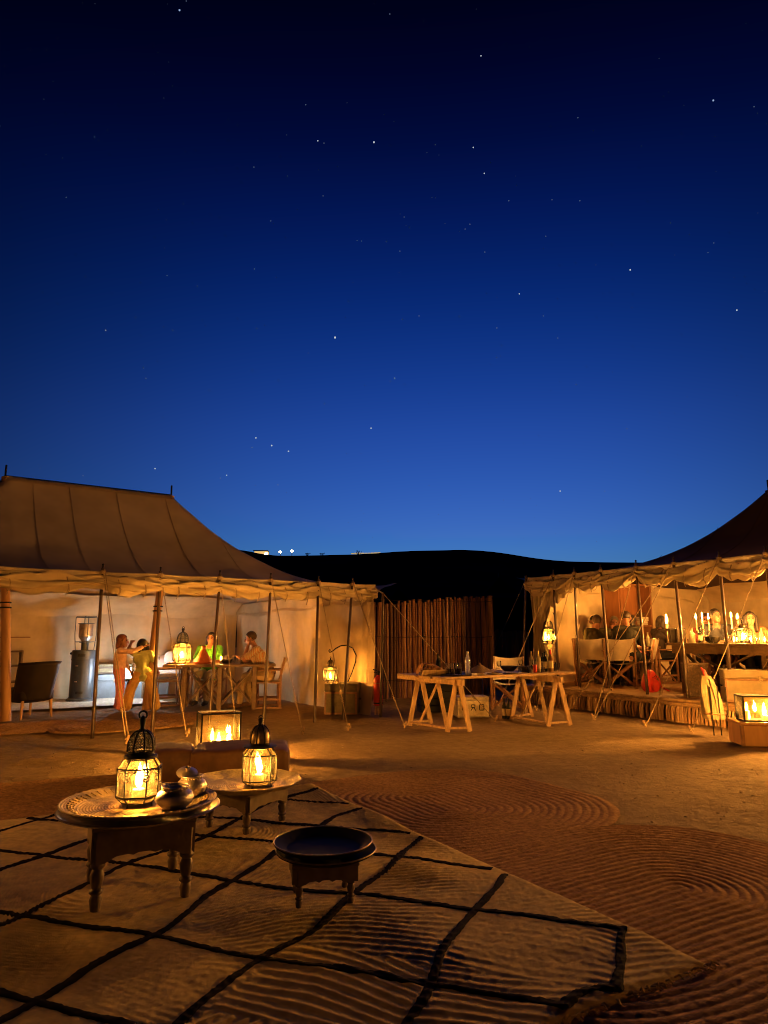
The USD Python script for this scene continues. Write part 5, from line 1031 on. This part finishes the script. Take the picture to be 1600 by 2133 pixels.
# dining table of the brown-roofed tent
def cross_table(name, label, loc, rot, L, W, h, look, ends=(-.8, .8), apron=.0):
    t = thing(name, label, 'table', loc, rot)
    for k in range(5): w_ = W / 5; part(t, 'top_plank', bx(L + rng.uniform(-.02, .02), w_ - .004, .04, (0, -W / 2 + w_ * (k + .5), h - .02 + rng.uniform(-.0015, .0015)), .005), look)
    if apron: part(t, 'apron', bx(L - .12, .03, apron, (0, -W / 2 + .06, h - .04 - apron / 2 - .001), .004), look); part(t, 'apron', bx(L - .12, .03, apron, (0, W / 2 - .06, h - .04 - apron / 2 - .001), .004), look)
    for e in ends:
        x_ = e * L / 2
        for s_ in (-1, 1): part(t, 'leg', bx(.08, .08, h - .045, (x_, s_ * (W / 2 - .1), (h - .045) / 2), .006), look)
        part(t, 'end_rail', bx(.06, W - .3, .07, (x_, 0, h - .09), .005), look)
        part(t, 'cross_brace', beam((x_ + .022, -W / 2 + .14, .08), (x_ + .022, W / 2 - .14, h - .12), .05, .035), look); part(t, 'cross_brace', beam((x_ - .022, W / 2 - .14, .08), (x_ - .022, -W / 2 + .14, h - .12), .05, .035), look)
    for s_ in (-1, 1):
        for e0, e1 in zip(ends[:-1], ends[1:]):
            a_, b__ = e0 * L / 2 + .05, e1 * L / 2 - .05; part(t, 'cross_brace', beam((a_, s_ * (W / 2 - .085), .1), (b__, s_ * (W / 2 - .085), h - .10), .055, .03), look); part(t, 'cross_brace', beam((a_, s_ * (W / 2 - .125), h - .10), (b__, s_ * (W / 2 - .125), .1), .055, .03), look)
    t.h = h; return t
DTL = np.array([-2.98, 12.75, 0]); rt = 12
cross_table('dining_table', 'dark wooden dining table with crossed legs under the brown-roofed tent', DTL, rt, 1.95, .95, .78, M('table_brown', (.15, .08, .04), .45, var=.3, scale=14, stretch=(.3, 1, 1)), ends=(-.62, 0, .62))
cR, sR = math.cos(math.radians(rt)), math.sin(math.radians(rt))
def dt(x_, y_, z=.781): return DTL + np.array([x_ * cR - y_ * sR, x_ * sR + y_ * cR, z])
lantern('tall lit octagonal lantern with dark dome on the dining table of the brown-roofed tent', dt(-.68, -.12), 20, 8, .165, .07, .30, .36, .125, .10, .17, .66, 13.0, None, filigree=False, fs=1.7, bar=.006)
tg = thing('tagine_pot', 'red terracotta tagine pot with tall conical lid on the dining table', 'pot', dt(-.31, -.15)); part(tg, 'dish', lathe([(0, 0), (.13, 0), (.17, .04), (.165, .05), (0, .05)], 28), TERRACOTTA, 40); part(tg, 'lid', lathe([(.16, .05), (.15, .075), (.09, .16), (.05, .235), (.036, .26), (.045, .285), (.05, .31), (.03, .325), (0, .325)], 28), TERRACOTTA, 40)
g1 = wineglass('stemmed glass beside the table candle under the brown-roofed tent', dt(.42, -.05)); tumbler('tumbler in front of the woman in green', dt(.20, .15)); tumbler('second tumbler in front of the woman in green', dt(.27, .20), h=.13); tumbler('short tumbler near the front edge, left of the candle on the dining table', dt(.38, -.25), h=.14, wine=True)
cd = thing('table_candle', 'bare lit candle on the dining table before the man in stripes', 'candle', dt(.58, -.02)); part(cd, 'holder', lathe([(0, 0), (.05, 0), (.055, .012), (.02, .016), (0, .016)], 18), BRASS, 40); candle(cd, (0, 0, .014), .09, .02, 8.0, 1.7)
plate('dark plate of food before the man in stripes', dt(.80, -.05), .14, M('dark_plate', (.05, .04, .03), .4), food=BREAD); plate('shallow dark dish at the left end of the dining table', dt(-.86, .1), .13, M('dark_plate', (.05, .04, .03), .4), food=TERRACOTTA); 
b2 = thing('dark_bowl', 'dark bowl before the woman in green', 'bowl', dt(.1, .02)); part(b2, 'bowl', lathe([(0, 0), (.06, .0), (.1, .05), (.115, .075), (.105, .075), (.08, .04), (0, .02)], 28), M('dark_clay', (.04, .028, .02), .3, spec=.6), 50)
tl = thing('tea_light', 'small tea light behind the tagine pot', 'candle', dt(.0, .05)); candle(tl, (0, 0, .0), .05, .03, 2.2, 1.2)
copy(ch0, 'white-lit director chair at the left end of the dining table', on_left(345, 1470) + [-.02, .1, 0], -70)
mc = on_left(556, 1474) + [0, .05, 0]
copy(ch0, 'director chair of the man in the striped shirt', mc, 98, name='director_chair')
stripes = usdkit.material(stage, '/World/Looks/striped_shirt', {'g': ('geometry', {}), 'mp': ('mapping', {'rotation': (0, .25, .3), 'scale': (1, .6, .25)}), 'w': ('wave_texture', {'wave_type': 'bands', 'bands_direction': 'x', 'scale': 9.0, 'distortion': .8, 'detail': 1.0, 'detail_scale': 1.0}), 'r': ('rgb_ramp', {'interpolate': False, 'ramp': [(0, (.5, .42, .30)), (.30, (.36, .06, .03)), (.46, (.05, .06, .10)), (.58, (.55, .45, .28)), (.8, (.45, .18, .05))]}), 'p': ('principled_bsdf', {'roughness': .9})},
    [('g.position', 'mp.vector'), ('mp.vector', 'w.vector'), ('w.fac', 'r.fac'), ('r.color', 'p.base_color')], surface='p.BSDF')
J = seated(.20, 'mouth', knee=.42); J['wrL'] = (-.05, .38, 1.10); J['wrR'] = (.14, .52, .86); J['elR'] = (.2, .40, .76); J.pop('hdR'); J['anL'] = (-.12, .50, .09); J['anR'] = (.12, .30, .09)
person('man in a striped shirt and beige trousers sitting sideways, hand at his mouth', mc, 98, J, stripes, cloth('beige', (.52, .38, .22)), hairlook('brown', (.05, .025, .012)), 'short', sleeves='short', shoes=M('brown_shoe', (.12, .06, .03), .5), seed=6, pitch=-14)
J = seated(.06, 'table'); J['head'] = (-.03, .1, 1.22)
wg = at(437, 1405, 13.62); wg[2] = 0
person('woman in a bright green shirt facing the camera behind the dining table', wg, 176, J, cloth('bright_green', (.11, .40, .04)), cloth('pale_trousers', (.55, .46, .38)), hairlook('dark', (.02, .013, .01)), 'bob', sleeves='short', seed=8, longhem=True)
copy(ch0, 'director chair behind the dining table, under the woman in green', wg + [0, -.02, 0], 176)
# wooden shelf at the very left
sh = thing('shelf', 'dark wooden shelf at the left edge behind the thick pole', 'shelf', on_left(-14, 1468) + [0, .2, 0], 35)
for x_ in (-.3, .3): part(sh, 'side', bx(.04, .3, 1.0, (x_, 0, .5)), DWOOD)
for z in (.1, .4, .7, .98): part(sh, 'board', bx(.6, .3, .03, (0, 0, z)), DWOOD)
part(sh, 'crossbar', tube([(-.32, -.1, 1.25), (.42, -.1, 1.25)], .012, 6), CHAIRWOOD)

# ------------------------------------------------------------------ inside the dining tent
RP = right_tent.P
rotR = math.degrees(math.atan2(uR[1], uR[0]))
def rt_at(px, b, z=DZ):                              # point of the dining tent b metres inside its front line, in the photograph's column px
    lo, hi = -6.0, 9.0
    for _ in range(50):
        m_ = (lo + hi) / 2; p = RP(m_, b, z); x = 800 + F * p[0] / (p[1] * CT + (z - H) * ST)
        if x < px: lo = m_
        else: hi = m_
    p = RP(lo, b, z); p[2] = z; return p
# long table near the front, seen from its low side
e0 = rt_at(1398, .55); TLn = 3.3; cT = e0 + np.array([*(uR * TLn / 2 + nR * .55), 0])
lt_ = cross_table('dining_table', 'long dark dining table full of candles near the front of the dining tent', cT, rotR, TLn, 1.15, .83, DWOOD, ends=(-.86, 0, .86), apron=.13)
TTZ = DZ + .831
def lt(px, v): lo, hi = -1, 6; return rt_at(px, .55 + v, TTZ)
def back_person(*a, **k): return person(*a, **k)
# candelabra
def candelabra(label, loc, rot, I):
    t = thing('candelabra', label, 'candelabra', loc, rot, 'three-armed candelabra')
    part(t, 'stem', lathe([(0, 0), (.07, 0), (.065, .012), (.02, .03), (.012, .05), (.02, .07), (.010, .10), (.010, .17), (.02, .19), (.014, .21), (0, .21)], 20), BRASS, 50)
    for s_ in (-1, 1): part(t, 'arm', tube([(0, 0, .15), (s_ * .04, 0, .12), (s_ * .085, 0, .13), (s_ * .10, 0, .17), (s_ * .10, 0, .19)], .006, 6), BRASS, True)
    for x_, z in ((-.1, .19), (0, .215), (.1, .19)):
        part(t, 'cup', tf(lathe([(0, 0), (.018, .004), (.022, .02), (.012, .012), (0, .012)], 14), (x_, 0, z - .005)), BRASS); candle(t, (x_, 0, z), .20, .011, I / 3, 1.5)
    return t
cA = candelabra('three-armed candelabra left of the man in the grey shirt', lt(1467, .12), rotR + 55, 4.4)
cB = candelabra('three-armed candelabra behind the big table lantern', lt(1528, .45), rotR + 55, 4.4)
lantern('big lit glass lantern with a large carrying ring on the long table', lt(1549, .28), 10, 8, .155, .04, .20, .235, .10, .06, .05, .40, 11.0, None, filigree=False, pierced=False, fs=1.6, bar=.006)
for px, v, lab in ((1530, .12, 'tea light at the left foot of the big table lantern'), (1566, .12, 'tea light at the right foot of the big table lantern'), (1594, .3, 'tea light near the woman with long hair')):
    tl = thing('tea_light', lab, 'candle', lt(px, v)); part(tl, 'cup', lathe([(0, 0), (.022, 0), (.028, .04), (.026, .04), (.02, .004), (0, .004)], 16), GLASS, True); candle(tl, (0, 0, .005), .03, .019, .8, 1.1)
pc = thing('pillar_candle', 'thick pillar candle with a tall flame at the left end of the long table', 'candle', rt_at(1392, 1.15, DZ + .80)); part(pc, 'holder', lathe([(0, 0), (.05, 0), (.05, .01), (.012, .03), (.012, .24), (.05, .27), (.05, .28), (0, .28)], 18), BRASS, 40); candle(pc, (0, 0, .28), .10, .03, 7.0, 2.6)
LEATHERBOX = M('dark_leather_box', (.06, .04, .025), .5, var=.25, scale=12)
for px, lab in ((1404, 'left of two dark stiff boxes on the long table end'), (1419, 'right of two dark stiff boxes on the long table end')):
    t = thing('stiff_box', lab, 'box', lt(px, .2), rotR + 50, 'dark boxes on the long table'); part(t, 'box', bx(.14, .10, .23, (0, 0, .115), .006), LEATHERBOX); part(t, 'lid', bx(.146, .106, .02, (0, 0, .242), .004), LEATHERBOX)
CLEARB = M('clear_decanter', (.62, .55, .34), .12, var=.15, scale=20, spec=.6, trans=.45)
bottle('glass decanter with a round stopper left of the first candelabra', lt(1443, .3), .24, .05, CLEARB, labelcol=None, neck=.016); bottle('clear bottle at the far left of the long table, lit by the pillar candle', rt_at(1351, 2.0, DZ + .74), .28, .035, CLEARB, labelcol=None); bottle('slim bottle in the hands of the woman with long hair', lt(1588, .5), .24, .028, CLEARB, labelcol=None)
bottle('dark wine bottle behind the first candelabra', lt(1460, .55), .27, .036, BOTTLEGLASS, labelcol=(.6, .5, .3))
t = thing('dark_bowl', 'dark metal bowl on the long table before the man in grey', 'bowl', lt(1485, .25)); part(t, 'bowl', lathe([(0, 0), (.06, 0), (.11, .04), (.125, .10), (.117, .10), (.09, .04), (0, .02)], 28), IRON, 50)
for px, v, lab in ((1483, .12, 'glass at the near edge under the first candelabra'), (1512, .3, 'glass by the hand of the man in grey'), (1580, .25, 'glass before the woman with long hair')): tumbler(lab, lt(px, v), h=.10)
# hanging lantern at the corner
hk = rt_at(1147, .12, DZ); hz = 0
hp_ = RP(ptR[0] + .12, .12, DZ)
stn = thing('lantern_stand', 'thin iron stand with a hook that holds the hanging lantern', 'stand', (hk[0], hk[1], DZ))
zt = at(1147, 1282, hk[1])[2] - DZ; zb_ = at(1147, 1343, hk[1])[2] - DZ
part(stn, 'rod', tube([(.17, .06, 0), (.16, .06, zt * .5), (.15, .06, zt), (.10, .04, zt + .10), (.03, 0, zt + .10), (0, 0, zt + .04), (.01, 0, zt - .01), (.03, 0, zt + .0)], .010, 7), IRON, True)
part(stn, 'foot', tf(lathe([(0, 0), (.12, 0), (.11, .015), (0, .02)], 20), (.17, .06, 0)), IRON)
lantern('hanging lit lantern with tall dark dome at the left corner of the dining tent', (hk[0], hk[1], DZ + zb_), 0, 8, .13, .07, .27, .31, .105, .09, .14, zt - zb_, 6.0, None, fs=1.5, bar=.006)
rotC = math.degrees(math.atan2(nR[1], nR[0]))
# wooden cabinet with books
cb = RP(.26, 2.75, DZ); RED_W = M('red_cabinet_wood', (.24, .092, .034), .5, var=.25, scale=8, stretch=(1, 1, .2))
cbt = thing('bookcase', 'tall red-brown wooden bookcase against the back wall of the dining tent', 'bookcase', cb, rotC)
part(cbt, 'back_panel', bx(1.05, .03, 2.05, (0, .2, 1.03)), RED_W)
for x_ in (-.52, -.02, .52): part(cbt, 'upright', bx(.045, .38, 2.06, (x_, .0, 1.03)), RED_W)
for z in (.08, .62, 1.16, 2.06): part(cbt, 'shelf_board', bx(1.09, .38, .035, (0, .0, z)), RED_W)
part(cbt, 'door', bx(.46, .03, .86, (-.27, -.2, 1.61)), RED_W); part(cbt, 'door_panel', bx(.30, .02, .66, (-.27, -.213, 1.61)), RED_W)
bkz = 1.18
for k, (w_, c_) in enumerate(((.30, (.55, .45, .32)), (.28, (.62, .5, .36)), (.33, (.5, .4, .28)), (.31, (.6, .5, .38)))):
    o = thing('book', ['bottom book of the stack on the bookcase shelf', 'second book from the bottom on the bookcase shelf', 'third book from the bottom on the bookcase shelf', 'top book of the stack on the bookcase shelf'][k], 'book', cb + np.array([*(uR * 0), bkz + .045 * k]), rotC)
    part(o, 'cover', bx(w_, .22, .040, (.24 + .01 * k, -.05, .02), .003), M('book_cover_%d' % k, c_, .7)); part(o, 'pages', bx(w_ - .01, .01, .028, (.24 + .01 * k, -.163, .02), .001), CERAMIC)
o = thing('bread_basket', 'round dark basket on top of the stacked books in the bookcase', 'basket', cb + np.array([0, 0, bkz + .185]), rotC); part(o, 'bowl', tf(lathe([(0, 0), (.10, 0), (.14, .08), (.132, .08), (.09, .01), (0, .01)], 24), (.25, -.05, 0)), M('basket_weave', (.10, .06, .03), .8, bump=.005, bscale=90), 40)
# chairs and diners round the smaller table at the back left
c1p = rt_at(1234, .62); c2p = rt_at(1293, .70); 
copy(ch0, 'left cream-backed director chair seen from behind in the dining tent', c1p, -22, 'occupied director chairs of the dining tent'); copy(ch0, 'right cream-backed director chair seen from behind in the dining tent', c2p, -14, 'occupied director chairs of the dining tent')
e1 = rt_at(1325, 2.1); cross_table('small_dining_table', 'smaller table between the diners at the back left of the dining tent', rt_at(1302, 1.52), rotR + 20, 1.25, .75, .74, M('table_brown', (.22, .12, .06), .4), ends=(-.75, .75))
def tz(p, dz=.0): q = np.array(p, float); q[2] = DZ + dz; return q
person('short-haired person in a dark olive T-shirt, seen from behind in the left chair', tz(rt_at(1250, .70)), -22, seated(.10), cloth('olive', (.075, .062, .03)), cloth('dark', (.03, .028, .03)), hairlook('brown', (.05, .025, .012)), seed=11, yaw=-12)
person('person in a black cap with hair in a bun, beside the olive T-shirt', tz(rt_at(1237, 1.22)), -48, seated(.10), cloth('black', (.015, .013, .012)), cloth('dark', (.03, .028, .03)), hairlook('auburn', (.10, .04, .015)), 'cap', sleeves='long', seed=12, yaw=-10)
person('person with shaved head in a dark jacket, seen from behind in the right director chair', tz(rt_at(1317, .76)), -12, seated(.12), cloth('jacket', (.025, .022, .016)), cloth('dark', (.03, .028, .03)), hairlook('shaved', (.035, .02, .012)), 'bald', sleeves='long', seed=13, s=1.04, yaw=-14)
person('grey-haired man facing the camera with both hands at his face', tz(rt_at(1284, 2.12)), 168, seated(.14, 'mouth'), cloth('black', (.015, .013, .012)), cloth('dark', (.03, .028, .03)), hairlook('grey', (.20, .16, .12)), sleeves='long', seed=14, pitch=-10)
person('person in a pink top half hidden behind the dark jacket', tz(rt_at(1341, 1.5)), 60, seated(.10), cloth('pink', (.50, .16, .15)), cloth('dark', (.03, .028, .03)), hairlook('dark', (.02, .013, .01)), 'bob', seed=15)
person('dark-haired person in profile just left of the pillar candle', tz(rt_at(1376, 2.4)), -70, seated(.08), cloth('dark_top', (.07, .05, .04)), cloth('dark', (.03, .028, .03)), hairlook('grey_brown', (.08, .055, .04)), 'bob', seed=16)
person('person with a red-lit face behind the first candelabra', tz(rt_at(1478, 1.95)), 165, seated(.10, 'mouth'), cloth('dark_red', (.16, .04, .03)), cloth('dark', (.03, .028, .03)), hairlook('brown', (.05, .025, .012)), sleeves='long', seed=17)
J = seated(.12, 'table', spread=.17); man_g = person('man in a grey T-shirt and shorts behind the long table, head turned right', tz(rt_at(1506, 1.72)), 150, J, cloth('grey', (.075, .072, .08)), cloth('dark_shorts', (.05, .045, .05)), hairlook('dark', (.02, .013, .01)), shorts=True, seed=18, yaw=38, s=1.05, shoes=M('pale_shoe', (.5, .42, .3), .6))
person('woman with long dark hair facing the camera at the right end of the long table', tz(rt_at(1574, 1.70)), 160, seated(.10, 'glass'), cloth('rust', (.42, .14, .06)), cloth('dark', (.03, .028, .03)), hairlook('dark', (.02, .013, .01)), 'long', sleeves='short', seed=19)
copy(ch0, 'director chair of the man in the grey T-shirt', tz(rt_at(1506, 1.74)), 150); copy(ch0, 'director chair of the woman with long dark hair', tz(rt_at(1574, 1.72)), 160); copy(ch0, 'director chair of the person behind the first candelabra', tz(rt_at(1478, 1.97)), 165)
copy(ch0, 'director chair of the grey-haired man with hands at his face', tz(rt_at(1284, 2.13)), 168); copy(ch0, 'director chair under the person in pink', tz(rt_at(1341, 1.51)), 60); copy(ch0, 'director chair under the person left of the pillar candle', tz(rt_at(1376, 2.41)), -70); copy(ch0, 'director chair of the person in the black cap', tz(rt_at(1237, 1.23)), -48)
# red backpack
bp = thing('backpack', 'bright red backpack on the deck by the right director chair', 'backpack', tz(rt_at(1354, .34)), 30)
v = cushion_shape(.25, .22, .36, 3.0, .015); v.vertices[:, :2] *= (1 - .25 * (v.vertices[:, 2:] / .36 + .5) ** 2); v.vertices += (meshkit.fbm(v.vertices * 9, 3, 4) - .5)[:, None] * .03
part(bp, 'bag', tf(v, (0, 0, .18), ry=14), M('red_nylon', (.50, .03, .015), .55, var=.2), True); part(bp, 'pocket', tf(cushion_shape(.17, .08, .15, 4), (0.01, -.115, .11), ry=6), M('red_nylon', (.50, .03, .015), .55), True)
part(bp, 'strap', tube([(.09, -.03, .33), (.16, -.08, .22), (.18, -.1, .08), (.30, -.16, .012)], .012, 6), M('red_nylon', (.50, .03, .015), .55), True); part(bp, 'zip', tube([(-.06, -.115, .24), (0.03, -.12, .28), (.09, -.10, .22)], .005, 5), IRON)
# carved basket and the pale trunk
bs = thing('carved_bin', 'tapered dark bin with a carved front standing before the long table', 'bin', tz(rt_at(1452, .28)), rotR + 50)
q = [[(sx * w_, sy * w_ * .8, z) for sx, sy in ((-1, -1), (1, -1), (1, 1), (-1, 1), (-1, -1))] for z, w_ in ((0, .13), (.25, .15), (.50, .17))]
part(bs, 'body', grid(np.array(q)), M('carved_dark_wood', (.085, .05, .025), .6, var=.6, scale=38, bump=.012, bscale=60)); part(bs, 'rim', cat_([beam((-.17, s_ * .136, .51), (.17, s_ * .136, .51), .02, .02) for s_ in (-1, 1)] + [beam((s_ * .17, -.136, .51), (s_ * .17, .136, .51), .02, .02) for s_ in (-1, 1)]), DWOOD)
part(bs, 'bottom', bx(.26, .2, .02, (0, 0, .012)), DWOOD)
for k in range(12): part(bs, 'carved_boss', sph(.016, (rng.uniform(-.09, .09), -.128 - .0, .08 + .03 * k), (1, .5, 1), 1), DWOOD, True)
chest('storage_trunk', 'pale olive trunk on the deck edge behind the right box lantern', tz(rt_at(1582, .30)), rotR + 42, .95, .45, .46, M('pale_olive_trunk', (.33, .26, .15), .6, var=.2, scale=7), band=CHAIRWOOD)
# wrapped canvas bundle on rods before the deck
wbp = gp(1492, 1530); wb = thing('wrapped_bundle', 'pale canvas bundle with a dark red tip strapped upright on thin rods before the deck', 'bundle', wbp, 0)
q = []
for z in np.linspace(0, 1, 22):
    w_ = .13 * (1 - .62 * z ** 2.6) + .012; dd = .085 * (1 - .6 * z ** 2); row = []
    for a in np.linspace(0, 2 * np.pi, 25): row.append((w_ * math.cos(a) * (1 + .10 * math.sin(5 * a + 3 * z)) - .08 * z, dd * math.sin(a) * (1 + .1 * math.cos(4 * a)), .20 + .56 * z))
    q.append(row)
part(wb, 'canvas', grid(np.array(q)), M('pale_bundle_canvas', (.24, .18, .10), .9, var=.12, scale=9, bump=.002, bscale=80), True)
part(wb, 'tip', tube([(-.07, 0, .74), (-.10, 0, .82), (-.135, 0, .87)], [.032, .024, .006], 8), M('dark_red_tip', (.30, .02, .02), .5), True)
for x_ in (-.07, .03, .14): part(wb, 'rod', tube([(x_, -.09, 0), (x_ - .005, -.085, .62)], .008, 6), IRON)
part(wb, 'strap', tube([(.145 * math.cos(a), .10 * math.sin(a), .27) for a in np.linspace(0, 2 * np.pi, 25)], .010, 6), CHAIRWOOD, True); part(wb, 'fold_line', tube([(.0, -.088, .24), (-.01, -.085, .45), (-.06, -.06, .72)], .009, 6), DWOOD, True)
# box with the second glass box lantern
bxp = gp(1590, 1556); wbx = thing('wooden_plinth', 'low wooden box carrying the box lantern at the right edge of the photo', 'box', bxp + [.12, .22, 0], -8)
HW = .17
part(wbx, 'body', bx(.62, .46, .24, (0, 0, .12), .008), BAMBOO); part(wbx, 'lid', bx(.66, .50, .035, (0, 0, .258), .008), BAMBOO); part(wbx, 'corner_post', bx(.04, .04, .24, (-.30, -.22, .12), .005), CHAIRWOOD)
box_lantern('glass box lantern on the wooden box at the right edge, before the deck', bxp + [.12, .18, .277], -8, .50, .26, .30, 23.0, ((.02, -.02, .06), (-.15, .06, .10)), 2.3, split=(.92, .08))

# unseen candelabra to light the tent wall, unseen crook lanterns to light the ground
for k, d_ in enumerate((.55, 1.15)):
    q = RP(ptR[-2] + d_, 1.05, TTZ); candelabra(['unseen candelabra further along the long table, placed to light the tent wall', 'farthest unseen candelabra on the long table, placed to light the tent wall'][k], q, rotR + 40, 60.0)
for lab, loc, I_, rz in (('lantern hanging on a crook right of the seating rug, outside the photo', (5.0, 5.3, 0), 22.0, 0), ('lantern hanging on a crook left of the seating rug, outside the photo', (-4.7, 4.5, 0), 13.0, 60)):  # out of view, placed to light the rug, mats and near sand
    t = thing('iron_crook', lab.replace('lantern hanging on a crook', 'iron crook holding a lantern'), 'crook', loc, rz)
    part(t, 'rod', tube([(.22, 0, -.05), (.22, 0, 1.0), (.20, 0, 1.45), (.12, 0, 1.60), (.04, 0, 1.56), (.0, 0, 1.47), (.03, 0, 1.45)], .011, 8), IRON, True)
    lantern(lab, (loc[0], loc[1], 1.02), rz + 22, 8, .14, .05, .24, .28, .10, .07, .10, .44, I_, None, pierced=False, fs=1.8, bar=.0035)
